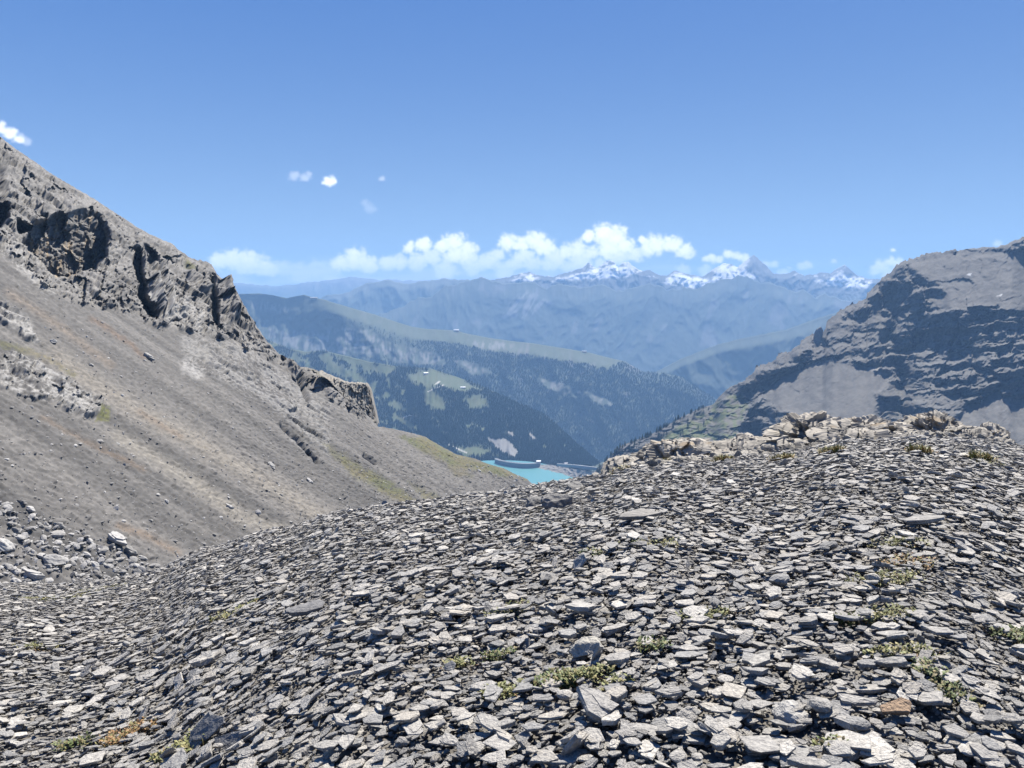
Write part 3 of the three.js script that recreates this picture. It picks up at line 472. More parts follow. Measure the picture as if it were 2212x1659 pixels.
house(ridgeB.find(986, 716), [42, 11, 22], -0.1, WHITEWALL, BRIGHTROOF, 'cable_car_station', 'white roofed cable car station standing on the green crest');
house(ridgeB.find(678, 645), [60, 7, 20], 0, HOUSEWALL, ROOFMAT, 'summit_restaurant', 'low flat summit building beside the highest point of the green ridge');
house(ridgeB.find(1262, 761), [36, 8, 16], 0, HOUSEWALL, ROOFMAT, 'mountain_hut', 'small dark hut on the crest where the green ridge starts to drop');

// ---------------------------------------------------------------- conifers
const NEEDLES = MAT({ vertexColors: true, side: THREE.DoubleSide, name: 'spruce_needles' }), BARK = MAT({ color: new THREE.Color(0.09, 0.065, 0.045), name: 'spruce_bark' });
function spruceCrown(seed, tiers, seg) {
  const r = rng(seed), P = [], C = [];
  for (let k = 0; k < tiers; k++) {
    const y = 0.12 + 0.82 * k / tiers, rad = 0.21 * (1 - k / tiers) ** 0.85 + 0.012, h = 1.9 * 0.82 / tiers, off = r() * 6.28;
    for (let s = 0; s < seg; s++) {
      const a = off + (s + 0.25 * (r() - 0.5)) / seg * 6.283, b = a + 6.283 / seg * (0.75 + 0.25 * r()), rr = rad * (0.7 + 0.55 * r()), dy = -0.03 - 0.03 * r(), g = 0.75 + 0.5 * r();
      P.push(0, y + h, 0, Math.cos(a) * rr, y + dy, Math.sin(a) * rr, Math.cos(b) * rr * 0.8, y + dy * 0.4, Math.sin(b) * rr * 0.8);
      P.push(Math.cos(a) * rr, y + dy, Math.sin(a) * rr, 0, y + 0.01, 0, Math.cos(b) * rr * 0.8, y + dy * 0.4, Math.sin(b) * rr * 0.8);
      for (let q = 0; q < 6; q++) C.push(0.020 * g, 0.038 * g, 0.018 * g);
    }
  }
  const geo = new THREE.BufferGeometry(); geo.setAttribute('position', new THREE.Float32BufferAttribute(P, 3)); geo.setAttribute('color', new THREE.Float32BufferAttribute(C, 3)); geo.computeVertexNormals(); return geo;
}
{
  const trunk = new THREE.CylinderGeometry(0.008, 0.022, 0.6, 6); trunk.translate(0, 0.22, 0);
  const protos = [1, 2, 3, 4].map((k) => { const g = group(); part('trunk', trunk, BARK, g); part('crown', spruceCrown(k * 31, 11, 9), NEEDLES, g); return g; });
  const r = rng(501), p = new THREE.Vector3(); let n = 0, tries = 0;
  while (n < 260 && tries++ < 9000) {
    const u = lerp(1290, 1545, r()), c = rightMount.crest(u), onEdge = n < 70, v = onEdge ? c + 1 + 3 * r() : c + 2 + (1035 - c) * r() ** 1.1;
    if (u > 1300 && !onEdge && fbm(u / 16, v / 12, 7, 3) > 0.06 + 0.14 * r() - smooth(1500, 1420, u) * 0.0) continue;
    if (u > 1525 && r() < 0.7) continue;
    rightMount.find(u, v, p);
    const t = protos[n % 4].clone(), h = lerp(7, 14, r()) * (u > 1500 ? 0.7 : 1); t.position.copy(p); t.position.y -= 0.4; t.scale.set(h * lerp(0.85, 1.2, r()), h, h * lerp(0.85, 1.2, r())); t.rotation.y = r() * 6.28;
    top(t, 'spruce_tree', onEdge ? 'dark spruce standing on the skyline of the wooded flank below the right mountain' : 'dark green spruce on the grassy face below the rocky right mountain', 'tree', onEdge ? 'spruces along the skyline of the right flank' : 'spruces on the face of the right flank'); n++;
  }
  // woods too far and dense to count
  const woods = (where, count, pick, [h0, h1], seed, name, label) => {
    const q = rng(seed), geo = spruceCrown(seed, 6, 6), im = new THREE.InstancedMesh(geo, NEEDLES, count), M = new THREE.Matrix4(), Q = new THREE.Quaternion(), e = new THREE.Euler(), s = new THREE.Vector3(), col = new THREE.Color();
    let k = 0, tr = 0;
    while (k < count && tr++ < count * 12) { const [u, v] = pick(q); if (u === null) continue; where.find(u, v, p); const h = lerp(h0, h1, q()); e.set(0, q() * 6.28, 0); s.set(h * 1.2, h, h * 1.2); p.y -= h * 0.06; M.compose(p, Q.setFromEuler(e), s); im.setMatrixAt(k, M); const g = 0.75 + 0.5 * q(); im.setColorAt(k, col.setRGB(g, g, g)); k++; }
    im.count = k; im.instanceMatrix.needsUpdate = true; top(im, name, label, 'forest', null, 'stuff');
  };
  woods(spurA, 40000, (q) => { const u = lerp(545, 1300, q()), c = spurA.crest(u), v = c + 1 + (1035 - c) * q(); return spurForest(u, v) > 0.25 + 0.6 * q() ? [u, v] : [null]; }, [9, 17], 77, 'spruce_forest', 'dense dark spruce woods covering the spur behind the lake');
  woods(ridgeB, 45000, (q) => { const u = lerp(700, 1545, q()), c = ridgeB.crest(u), band = 26 * (1 - smooth(1290, 1360, u)), v = c + band + (1020 - c - band) * q(); const n = fbm(u / 14, v / 12, 4.4, 4); if (smooth(-5, 6, v - c - band + 12 * n) < 0.6) return [null]; for (const P of CLIFFB) if (inPoly(P, u, v) > -4) return [null]; return v < lerp(800, 700, smooth(760, 1000, u)) && q() < 0.75 ? [null] : [u, v]; }, [10, 19], 78, 'spruce_forest', 'hazy blue spruce woods on the far face of the green ridge');
}

// ---------------------------------------------------------------- the near scree: a convex hump of slate
const CREST = [[-200, 1262], [0, 1272], [150, 1268], [260, 1256], [330, 1242], [450, 1192], [600, 1152], [750, 1112], [900, 1093], [1050, 1074], [1150, 1058], [1200, 1047], [1290, 1032], [1400, 1008], [1500, 1000], [1640, 988], [1700, 978], [1850, 952], [2000, 944], [2100, 952], [2212, 972], [2400, 1000]].map(([u, v]) => { const d = sight(u, v); return [Math.atan2(d[0], -d[2]), d[1] / Math.hypot(d[0], d[2])]; });
const crestT = table(CREST), crestR = table([[-0.9, 25], [-0.05, 15.5], [0.05, 15.5], [0.7, 22]]);
const H0 = EYE.y;
function groundY(x, z) {
  const a = Math.atan2(x, -z), r = Math.hypot(x, z) + 1e-6, T = -crestT(a), R = crestR(a), k = H0 / (R * R), s = T - 2 * H0 / R;
  const rs = Math.max(0, (0.72 - s) / (2 * k)), rr = Math.min(r, rs), behind = smooth(1.6, 2.6, Math.abs(a));
  let y = -(s * rr + k * rr * rr) - 0.72 * (r - rr);
  y = lerp(y, 0.12 * r * 0, behind);
  return y + 0.10 * fbm(x / 3.2, z / 3.2, 1.5, 2) * smooth(0.5, 4, r) + 0.035 * fbm(x / 0.7, z / 0.7, 2.5, 2);
}
const ground = new THREE.Group();
const up = new THREE.Vector3(0, 1, 0);
function groundN(x, z, out) { const e = 0.15; return out.set(groundY(x - e, z) - groundY(x + e, z), 2 * e, groundY(x, z - e) - groundY(x, z + e)).normalize(); }
{
  const na = 300, nr = 230;
  const m = sheet(na, nr, (i, j, p) => { const a = lerp(-1.5, 1.5, i / (na - 1)), t = j / (nr - 1), r = 0.25 + 44 * t ** 1.7 + 190 * t ** 8; p.set(Math.sin(a) * r, 0, -Math.cos(a) * r); p.y = groundY(p.x, p.z); },
    (i, j, p) => { const f = fbm(p.x / 0.25, p.z / 0.25, 1, 3), n = fbm(p.x / 2, p.z / 2, 4, 2); return mix3([0.08, 0.074, 0.066], [0.13, 0.12, 0.107], clamp(0.5 + f + n)); });
  shade(m); m.name = 'gravel_bed'; ground.add(m);
}
function dataTex(n, fn, srgb) { const d = new Uint8Array(n * n * 4); for (let j = 0; j < n; j++) for (let i = 0; i < n; i++) { const c = fn(i / n, j / n), o = (j * n + i) * 4; d[o] = 255 * clamp(c[0]); d[o + 1] = 255 * clamp(c[1]); d[o + 2] = 255 * clamp(c[2]); d[o + 3] = 255; } const t = new THREE.DataTexture(d, n, n); t.wrapS = t.wrapT = THREE.MirroredRepeatWrapping; t.magFilter = THREE.LinearFilter; t.minFilter = THREE.LinearMipmapLinearFilter; if (srgb) t.colorSpace = THREE.SRGBColorSpace; t.needsUpdate = true; return t; }
const stoneTex = dataTex(512, (x, y) => { const n = fbm(x * 7, y * 7, 1, 5, 0.6), l = fbm(x * 4, y * 26, 3, 4), sp = smooth(0.22, 0.4, fbm(x * 30, y * 30, 7, 3)), v = 0.88 + 0.34 * n + 0.16 * l; return [v + 0.10 * sp, v + 0.095 * sp, v + 0.07 * sp - 0.02 * n]; }, true);
const stoneBump = dataTex(512, (x, y) => { const h = 0.5 + 0.45 * fbm(x * 9, y * 9, 21, 5, 0.6) + 0.35 * (Math.round(5 * fbm(x * 3, y * 5, 2, 3)) / 5); return [h, h, h]; });
const SLATE = MAT({ map: stoneTex, bumpMap: stoneBump, bumpScale: 0.02, roughness: 0.82, name: 'slate' });
function flat(P, scaleUV = 0.9, seed = 0) {
  const g = new THREE.BufferGeometry(), uv = []; for (let i = 0; i < P.length; i += 3) uv.push((P[i] + 0.35 * P[i + 1]) * scaleUV + seed * 0.37, (P[i + 2] + 0.8 * P[i + 1]) * scaleUV + seed * 0.61);
  g.setAttribute('position', new THREE.Float32BufferAttribute(P, 3)); g.setAttribute('uv', new THREE.Float32BufferAttribute(uv, 2)); g.computeVertexNormals(); return g;
}
/** a broken plate about 1 long; thick is its share of the length; layers: laminae stuck on top */
function slate(seed, thick, aspect, layers) {
  const r = rng(seed), P = [];
  const tri = (a, b, c) => P.push(...a, ...b, ...c), quad = (a, b, c, d) => { tri(a, b, c); tri(a, c, d); };
  const plate = (cx, cz, y0, t, sx, sz, tilt) => {
    const n = 5 + Math.floor(r() * 4), an = [...Array(n)].map((_, k) => (k + 0.75 * (r() - 0.5)) / n * 6.2832), cut = r() * 6.28;
    const rad = an.map((a) => { const c = Math.cos(a - cut); return (0.36 + 0.22 * r()) * (c > 0.55 ? 0.62 / (0.07 + c) * 0.95 : 1); });
    const tx = tilt * (r() - 0.5), tz = tilt * (r() - 0.5);
    const ring = (k, y, j) => an.map((a, i) => { const q = rad[i] * k * (1 + j * (r() - 0.5)), x = cx + Math.cos(a) * q * sx, z = cz + Math.sin(a) * q * sz; return [x, y0 + y * t + x * tx + z * tz + t * 0.30 * (r() - 0.5), z]; });
    const a = ring(0.985, 0.5, 0.05), b = ring(1.03, 0.30, 0.08), c = ring(0.93, -0.3, 0.2), d = ring(0.76, -0.5, 0.14), e = ring(0.5, 0.56, 0.6), o = [cx, y0 + 0.58 * t, cz], u = [cx, y0 - 0.55 * t, cz];
    for (let i = 0; i < n; i++) { const k = (i + 1) % n; tri(o, e[k], e[i]); quad(e[i], e[k], a[k], a[i]); quad(a[i], a[k], b[k], b[i]); quad(b[i], b[k], c[k], c[i]); quad(c[i], c[k], d[k], d[i]); tri(d[i], d[k], u); }
  };
  plate(0, 0, 0, thick, 1.1, aspect * 1.1, 0.10);
  for (let k = 0; k < layers; k++) { const q = r() * 6.28; plate(0.17 * Math.cos(q), 0.17 * aspect * Math.sin(q), thick * 0.52, thick * 0.4, 0.8, aspect * 0.8, 0.10); };
  return flat(P, 0.9, seed);
}
/** an angular block */
function block(seed, amp = 0.5, det = 2) {
  const g = new THREE.IcosahedronGeometry(0.5, det), p = g.attributes.position, r = rng(seed), pl = [...Array(9)].map(() => { const a = r() * 6.28, c = 2 * r() - 1, s = Math.sqrt(1 - c * c); return [Math.cos(a) * s, c, Math.sin(a) * s, 0.27 + 0.15 * r()]; }), P = [];
  for (let i = 0; i < p.count; i++) { let x = p.getX(i), y = p.getY(i), z = p.getZ(i), k = 1; for (const [a, b, c, d] of pl) { const q = x * a + y * b + z * c; if (q > d) k = Math.min(k, d / q); } k *= 1 + amp * 0.35 * fbm(x * 3 + seed, y * 4, z * 3, 3); P.push(x * k, y * k * 0.8, z * k); }
  return flat(P, 0.9, seed);
}
const PLATES = []; for (let k = 0; k < 18; k++) { const r = rng(900 + k); PLATES.push(slate(100 + k, 0.075 + 0.09 * r(), 0.5 + 0.38 * r(), k % 3 === 0 ? 1 : 0)); }
const CHIPS = []; for (let k = 0; k < 6; k++) CHIPS.push(slate(300 + k, 0.2 + 0.12 * rng(k + 5)(), 0.5 + 0.3 * rng(k + 9)(), 0));
const BLOCKS = []; for (let k = 0; k < 6; k++) BLOCKS.push(block(400 + k, 0.5, 2));
const TONES = [[0.208, 0.200, 0.188], [0.226, 0.217, 0.203], [0.178, 0.175, 0.170], [0.25, 0.239, 0.221], [0.158, 0.156, 0.153], [0.228, 0.216, 0.198], [0.29, 0.277, 0.254], [0.192, 0.185, 0.175], [0.245, 0.228, 0.202]];
const toneUp = 1.5, tone = (r) => { const t = TONES[Math.min(TONES.length - 1, Math.floor(Math.abs(r() + r() - 0.9) * TONES.length * 0.95 + r() * 2))], g = toneUp * (0.8 + 0.4 * r()); return [t[0] * g, t[1] * g, t[2] * g]; };
const MOSSY = [];   // patches of low plants; stones there are kept small
{
  const r = rng(2024), all = [], n = new THREE.Vector3();
  const gauss = () => (r() + r() + r() + r() - 2) * 1.0;
  const scatter = (density, l0, l1, rmin, rmax, kind) => {
    const A = 0.80, count = Math.round(density * A * (rmax * rmax - rmin * rmin));
    for (let k = 0; k < count; k++) {
      const a = A * (2 * r() - 1), rr = Math.sqrt(lerp(rmin * rmin, rmax * rmax, r())), R = crestR(a);
      if (rr > R * 1.25) continue;
      const x = Math.sin(a) * rr, z = -Math.cos(a) * rr, L = l0 * (l1 / l0) ** (r() ** 1.4), patch = fbm(x / 1.1, z / 1.1, 6, 2);
      if (kind === 'big' && patch < -0.16) continue;
      all.push({ x, z, L, kind, a, rr });
    }
  };
  scatter(2.0, 0.15, 0.21, 1.9, 30, 'big'); scatter(80, 0.085, 0.15, 1.9, 30, 'big'); scatter(360, 0.05, 0.088, 1.9, 30, 'mid'); scatter(700, 0.018, 0.05, 1.9, 8, 'small'); scatter(900, 0.012, 0.04, 1.9, 5.2, 'small'); scatter(200, 0.03, 0.055, 8, 27, 'small');
  const P = new THREE.Vector3(), Q = new THREE.Quaternion(), Q2 = new THREE.Quaternion(), S = new THREE.Vector3(), ax = new THREE.Vector3(), v = new THREE.Vector3();
  for (const s of all) {
    groundN(s.x, s.z, n);
    const steep = r() < 0.07 ? 3.0 : 1, tilt = (0.29 * gauss()) * steep * (s.kind === 'small' ? 1.9 : 1);
    Q.setFromUnitVectors(up, n); ax.set(Math.cos(r() * 6.28), 0, Math.sin(r() * 6.28)).normalize();
    Q.multiply(Q2.setFromAxisAngle(ax, tilt)); Q.multiply(Q2.setFromAxisAngle(up, r() * 6.283));
    const lift = s.kind === 'big' ? 0.02 + 0.06 * r() : s.kind === 'mid' ? 0.004 + 0.055 * r() : 0.03 * r() + 0.004;
    P.set(s.x, groundY(s.x, s.z), s.z).addScaledVector(n, lift + Math.abs(Math.sin(tilt)) * s.L * 0.25);
    const blocky = r() < 0.03, set = blocky ? BLOCKS : s.kind === 'small' ? CHIPS : PLATES, vi = Math.floor(r() * set.length);
    S.set(s.L, s.L * (blocky ? 0.6 : 1) * lerp(0.8, 1.35, r()), s.L);
    s.geo = set[vi]; s.M = new THREE.Matrix4().compose(P, Q, S); s.c = tone(r);
    v.copy(P).project(camera0()); s.show = s.kind !== 'small' && Math.abs(v.x) < 1.02 && v.y > -1.04 && v.y < 1 && s.rr < crestR(s.a) ? s.L / s.rr : 0;
  }
  all.sort((p, q) => q.show - p.show);
  // the largest in view are pieces of their own
  const mats = TONES.map((t, i) => { const m = SLATE.clone(); m.color.setRGB(...t.map((q) => q * toneUp)); m.name = 'slate_tone_' + i; return m; });
  all.slice(0, 300).forEach((s, i) => { const m = shade(new THREE.Mesh(s.geo, mats[Math.floor(rng(i + 77)() * mats.length)])); m.name = i ? 'slate_' + String(i).padStart(3, '0') : 'slate'; s.M.decompose(m.position, m.quaternion, m.scale); ground.add(m); });
  const rest = new THREE.Group(); rest.name = 'slate_litter'; rest.userData.kind = 'stuff'; ground.add(rest);
  const by = new Map(); all.slice(300).forEach((s) => { if (!by.has(s.geo)) by.set(s.geo, []); by.get(s.geo).push(s); });
  const col = new THREE.Color(); let k = 0;
  for (const [geo, list] of by) { const im = shade(new THREE.InstancedMesh(geo, SLATE, list.length)); im.name = k ? 'slate_pieces_' + String(k).padStart(3, '0') : 'slate_pieces'; k++; im.userData.kind = 'stuff'; list.forEach((s, i) => { im.setMatrixAt(i, s.M); im.setColorAt(i, col.setRGB(...s.c)); }); rest.add(im); }
}
function camera0() { camera.updateMatrixWorld(); camera.updateProjectionMatrix(); return camera; }
top(ground, 'scree_ground', 'near slope of loose flat grey slate plates falling away from the viewer', 'scree', null, 'structure');

// ---------------------------------------------------------------- rock outcrops along the crest of the near slope
const CRUST = MAT({ vertexColors: true, name: 'outcrop_rock' });
/** rough ledgy rock, w wide, h high, d deep, standing on its base */
function outcrop(seed, w, h, d, det, col0 = [0.30, 0.275, 0.235], col1 = [0.13, 0.122, 0.108]) {
  const g = new THREE.IcosahedronGeometry(1, det), p = g.attributes.position, P = [], C = [];
  for (let i = 0; i < p.count; i++) {
    const x = p.getX(i), y = p.getY(i), z = p.getZ(i), X = x * w / 2, Z = z * d / 2, Y = y * h;
    const big = 1 + 0.30 * fbm(X * 1.3 + seed, Y * 1.6, Z * 1.3, 2) + 0.34 * facet(X * 2.2 + seed * 3, (Z + Y) * 2.6, seed & 15, 0.9) + 0.28 * facet(X * 5 + seed, Y * 9 + Z * 3, 3, 0.9) + 0.14 * facet(X * 12, Y * 16 + Z * 9, 6, 1) + 0.05 * ridged(X * 9, Y * 12, Z * 9 + seed, 3);
    P.push(X * big, (y < -0.2 ? -0.2 * h + (y + 0.2) * h * 0.5 : Y) * (0.55 + 0.45 * big), Z * big);
    const f = fbm(X * 6, Y * 7, Z * 6 + seed, 4), n = fbm(X * 1.4, Y * 1.4, Z * 1.4 + seed, 2), rust = smooth(0.22, 0.4, fbm(X * 3, Y * 3, Z * 3 + 9, 3)); C.push(...mix3(mix3(col0, col1, clamp(0.42 + 1.6 * f + 0.8 * n)), [0.22, 0.15, 0.075], rust * 0.55));
  }
  const o = new THREE.BufferGeometry(); o.setAttribute('position', new THREE.Float32BufferAttribute(P, 3)); o.setAttribute('color', new THREE.Float32BufferAttribute(C, 3)); o.computeVertexNormals(); return o;
}
/** the place on the near slope seen at the survey angles (u, v); beyond the crest the crest itself */
function onGround(u, v, out = new THREE.Vector3()) {
  const d = sight(u, v), dir = new THREE.Vector3(...d).normalize(); let best = null, last = null;
  for (let t = 1.5; t < 45; t += 0.05) { out.copy(dir).multiplyScalar(t).add(EYE); const gap = out.y - groundY(out.x, out.z); if (gap <= 0) return out.setY(groundY(out.x, out.z)); if (best === null || gap < best) { best = gap; last = out.clone(); } }
  return out.copy(last).setY(groundY(last.x, last.z));
}
const onCrest = (u, back = 0, out = new THREE.Vector3()) => { const d = sight(u, 960), a = Math.atan2(d[0], -d[2]), r = crestR(a) + back; out.set(Math.sin(a) * r, 0, -Math.cos(a) * r); return out.setY(groundY(out.x, out.z)); };
for (const [u, back, w, h, d, label] of [
  [1755, -0.6, 2.1, 0.50, 1.5, 'jagged tan rock outcrop with a shaded overhang, tallest part of the crest'],
  [1880, 0.1, 2.3, 0.34, 1.4, 'long low ledge of tan rock in the middle of the crest'],
  [2012, -0.2, 1.25, 0.40, 1.1, 'rounded light rock knob on the crest before the talus fan'],
  [2138, -0.4, 0.8, 0.34, 0.8, 'small brown rock knob where the crest drops at the right edge'],
  [1600, -0.2, 1.5, 0.30, 1.2, 'low tan outcrop on the crest between the pale hump and the overhang'],
  [1470, -0.3, 1.7, 0.36, 1.3, 'pale lumpy outcrop forming the hump right of the lake'],
  [1345, -0.6, 0.8, 0.22, 0.8, 'small pale rock rib on the crest nearest the lake'],
  [1690, -1.9, 1.2, 0.20, 0.9, 'pale slab patch lying just below the overhanging outcrop'],
  [1850, -2.0, 1.6, 0.22, 1.0, 'broad pale rock step below the long crest ledge'],
  [2085, -1.6, 0.9, 0.20, 0.8, 'flat grey rib of bedrock between the two rock knobs'],
]) {
  const m = new THREE.Mesh(outcrop(Math.round(u), w, h * 1.55, d, 34), CRUST); onCrest(u, back, m.position); m.position.y -= h * 0.1; m.rotation.y = -Math.atan2(m.position.x, -m.position.z);
  top(m, 'rock_outcrop', label, 'rock');
}
{ // broken rock round the outcrops
  const r = rng(606), N = 2600, Q = new THREE.Quaternion(), e = new THREE.Euler(), S = new THREE.Vector3(), M = new THREE.Matrix4(), c = new THREE.Color(), p = new THREE.Vector3(), rubble = new THREE.Group(); rubble.name = 'crest_rubble'; rubble.userData.kind = 'stuff';
  [...BLOCKS.slice(0, 4), PLATES[2], PLATES[5]].forEach((geo, gi) => { const im = shade(new THREE.InstancedMesh(geo, SLATE, N)); im.name = gi ? 'tan_rubble_' + String(gi).padStart(3, '0') : 'tan_rubble'; im.userData.kind = 'stuff';
    for (let k = 0; k < N; k++) { const u = lerp(1330, 2190, r()), back = -2.9 * r() ** 1.5 + 0.7; onCrest(u, back, p); const s = 0.05 + 0.22 * r() ** 4; p.y += s * 0.25; e.set(r() * 1.2, r() * 6.28, r() * 1.2); S.set(s, s * 0.8, s); M.compose(p, Q.setFromEuler(e), S); im.setMatrixAt(k, M); const g = 0.17 + 0.2 * r(); im.setColorAt(k, c.setRGB(g * 1.06, g * 0.98, g * 0.84)); }
    rubble.add(im); });
  ground.add(rubble);
}
// ---------------------------------------------------------------- single stones that stand out on the near slope
const one = (geo, u, v, size, [sx, sy, sz], [rx, ry, rz], color, label, name = 'stone', lift = 0.02) => {
  const mt = SLATE.clone(); mt.color.setRGB(...color); mt.name = name + '_surface';
  const m = new THREE.Mesh(geo, mt); onGround(u, v, m.position); m.position.y += lift; m.scale.set(size * sx, size * sy, size * sz); m.rotation.set(rx, ry, rz); top(m, name, label, 'stone'); return m;
};
{
  const chunk = (s) => block(s, 0.9, 5);
  one(chunk(31), 1703, 1580, 0.17, [1, 0.85, 0.9], [0.2, 0.6, 0.1], [0.36, 0.35, 0.33], 'white crusted angular rock chunk among the grey plates, lower right', 'white_stone', 0.05);
  one(chunk(32), 1267, 1425, 0.18, [1.1, 0.6, 0.8], [0.3, 0.3, 0.1], [0.40, 0.38, 0.33], 'pale lichen crusted block behind the largest green plant patch', 'pale_stone', 0.06);
  one(chunk(33), 1153, 1106, 0.34, [1, 0.8, 0.8], [0.1, 0.9, 0.2], [0.14, 0.138, 0.135], 'dark angular block just below the crest under the lake', 'dark_stone', 0.07);
  one(chunk(34), 1236, 1066, 0.32, [1, 0.85, 0.8], [0, 0.2, 0.3], [0.15, 0.148, 0.145], 'dark blocky stone on the crest to the right of the lake', 'dark_stone', 0.07);
  one(chunk(35), 1205, 1104, 0.4, [1.1, 0.7, 0.7], [0.5, 0.4, -0.3], [0.17, 0.165, 0.16], 'tall grey rock with a vertical dark face beside the dark angular block', 'upright_stone', 0.1);
  one(PLATES[1], 1369, 1136, 0.36, [1.1, 1.3, 0.8], [0.1, 0.2, 0.02], [0.20, 0.19, 0.178], 'long thick slab with a deep black shadow under its front edge', 'slab', 0.09);
  one(PLATES[3], 446, 1612, 0.24, [1, 1.2, 0.9], [0.55, 0.5, 0.5], [0.17, 0.17, 0.172], 'large dark slate plate leaning on edge beside yellow moss', 'leaning_slate', 0.07);
  one(PLATES[5], 505, 1625, 0.2, [1, 1.2, 0.8], [0.7, 0.35, 0.3], [0.19, 0.188, 0.185], 'smaller grey slate plate leaning steeply right of the large dark one', 'leaning_slate', 0.05);
  one(PLATES[7], 660, 1345, 0.3, [1.2, 1.2, 0.7], [0.12, 0.4, 0.1], [0.155, 0.155, 0.158], 'wide dark slab lying flat in the middle left of the scree', 'slab', 0.09);
  one(PLATES[10], 1640, 1465, 0.2, [1, 1.6, 0.8], [-0.1, 0.8, 0.1], [0.30, 0.29, 0.27], 'bright flat plate raised on its neighbours, right of centre', 'slab', 0.09);
  one(CHIPS[2], 1933, 1573, 0.12, [1, 1, 1], [0.1, 0.4, 0.2], [0.28, 0.19, 0.12], 'small rust orange chip of stone near the lower right corner', 'orange_stone', 0.07);
  one(PLATES[13], 1990, 1150, 0.3, [1.1, 1.1, 0.7], [0.05, 0.2, 0.05], [0.24, 0.232, 0.22], 'broad grey slab lying under the rock knobs at right', 'slab', 0.1);
}
// ---------------------------------------------------------------- low plants between the plates
const LEAF = MAT({ vertexColors: true, side: THREE.DoubleSide, roughness: 0.7, name: 'leaves' });
function leaves(seed, count, rx, rz, tall, len, cols, pos, blade) {
  const r = rng(seed), P = [], C = [], a = new THREE.Vector3(), b = new THREE.Vector3(), s = new THREE.Vector3();
  let guard = 0;
  for (let k = 0; k < count && guard++ < count * 6;) {
    const q = Math.sqrt(r()), th = r() * 6.283, x = Math.cos(th) * q * rx, z = Math.sin(th) * q * rz;
    if (fbm((x + seed) / (rx * 0.45), z / (rz * 0.45), 3, 3) < -0.02 + 0.22 * (q - 0.6)) continue;
    k++;
    const y = groundY(pos.x + x, pos.z + z) - pos.y + tall * (0.35 + 0.65 * r()), L = len * (0.6 + 0.8 * r()), el = blade ? 0.7 + 0.8 * r() : 0.1 + 0.9 * r(), az = r() * 6.283, w = blade ? L * 0.05 : L * 0.28;
    a.set(Math.cos(az) * Math.cos(el), Math.sin(el), Math.sin(az) * Math.cos(el)).multiplyScalar(L); s.set(-Math.sin(az), 0, Math.cos(az)).multiplyScalar(w); b.set(x, blade ? y - tall * 0.4 : y, z);
    const c = cols[Math.floor(r() * cols.length)], g = 0.75 + 0.5 * r(), m1 = [b.x + a.x * 0.5 + s.x, b.y + a.y * 0.5 + L * 0.08, b.z + a.z * 0.5 + s.z], m2 = [b.x + a.x * 0.5 - s.x, b.y + a.y * 0.5 + L * 0.08, b.z + a.z * 0.5 - s.z], tip = [b.x + a.x, b.y + a.y - (blade ? L * 0.15 : 0), b.z + a.z];
    P.push(b.x, b.y, b.z, ...m1, ...m2, ...m1, ...tip, ...m2); for (let i = 0; i < 6; i++) C.push(c[0] * g, c[1] * g, c[2] * g);
  }
  const g = new THREE.BufferGeometry(); g.setAttribute('position', new THREE.Float32BufferAttribute(P, 3)); g.setAttribute('color', new THREE.Float32BufferAttribute(C, 3)); g.computeVertexNormals(); return g;
}
const GREEN = [[0.075, 0.10, 0.025], [0.11, 0.12, 0.035], [0.055, 0.08, 0.022], [0.13, 0.105, 0.04]], YELLOW = [[0.145, 0.14, 0.045], [0.115, 0.125, 0.035], [0.18, 0.155, 0.06], [0.09, 0.10, 0.03]], BROWN = [[0.16, 0.085, 0.03], [0.20, 0.12, 0.04], [0.12, 0.11, 0.03]], STRAW = [[0.30, 0.25, 0.12], [0.22, 0.19, 0.08], [0.13, 0.14, 0.04]];
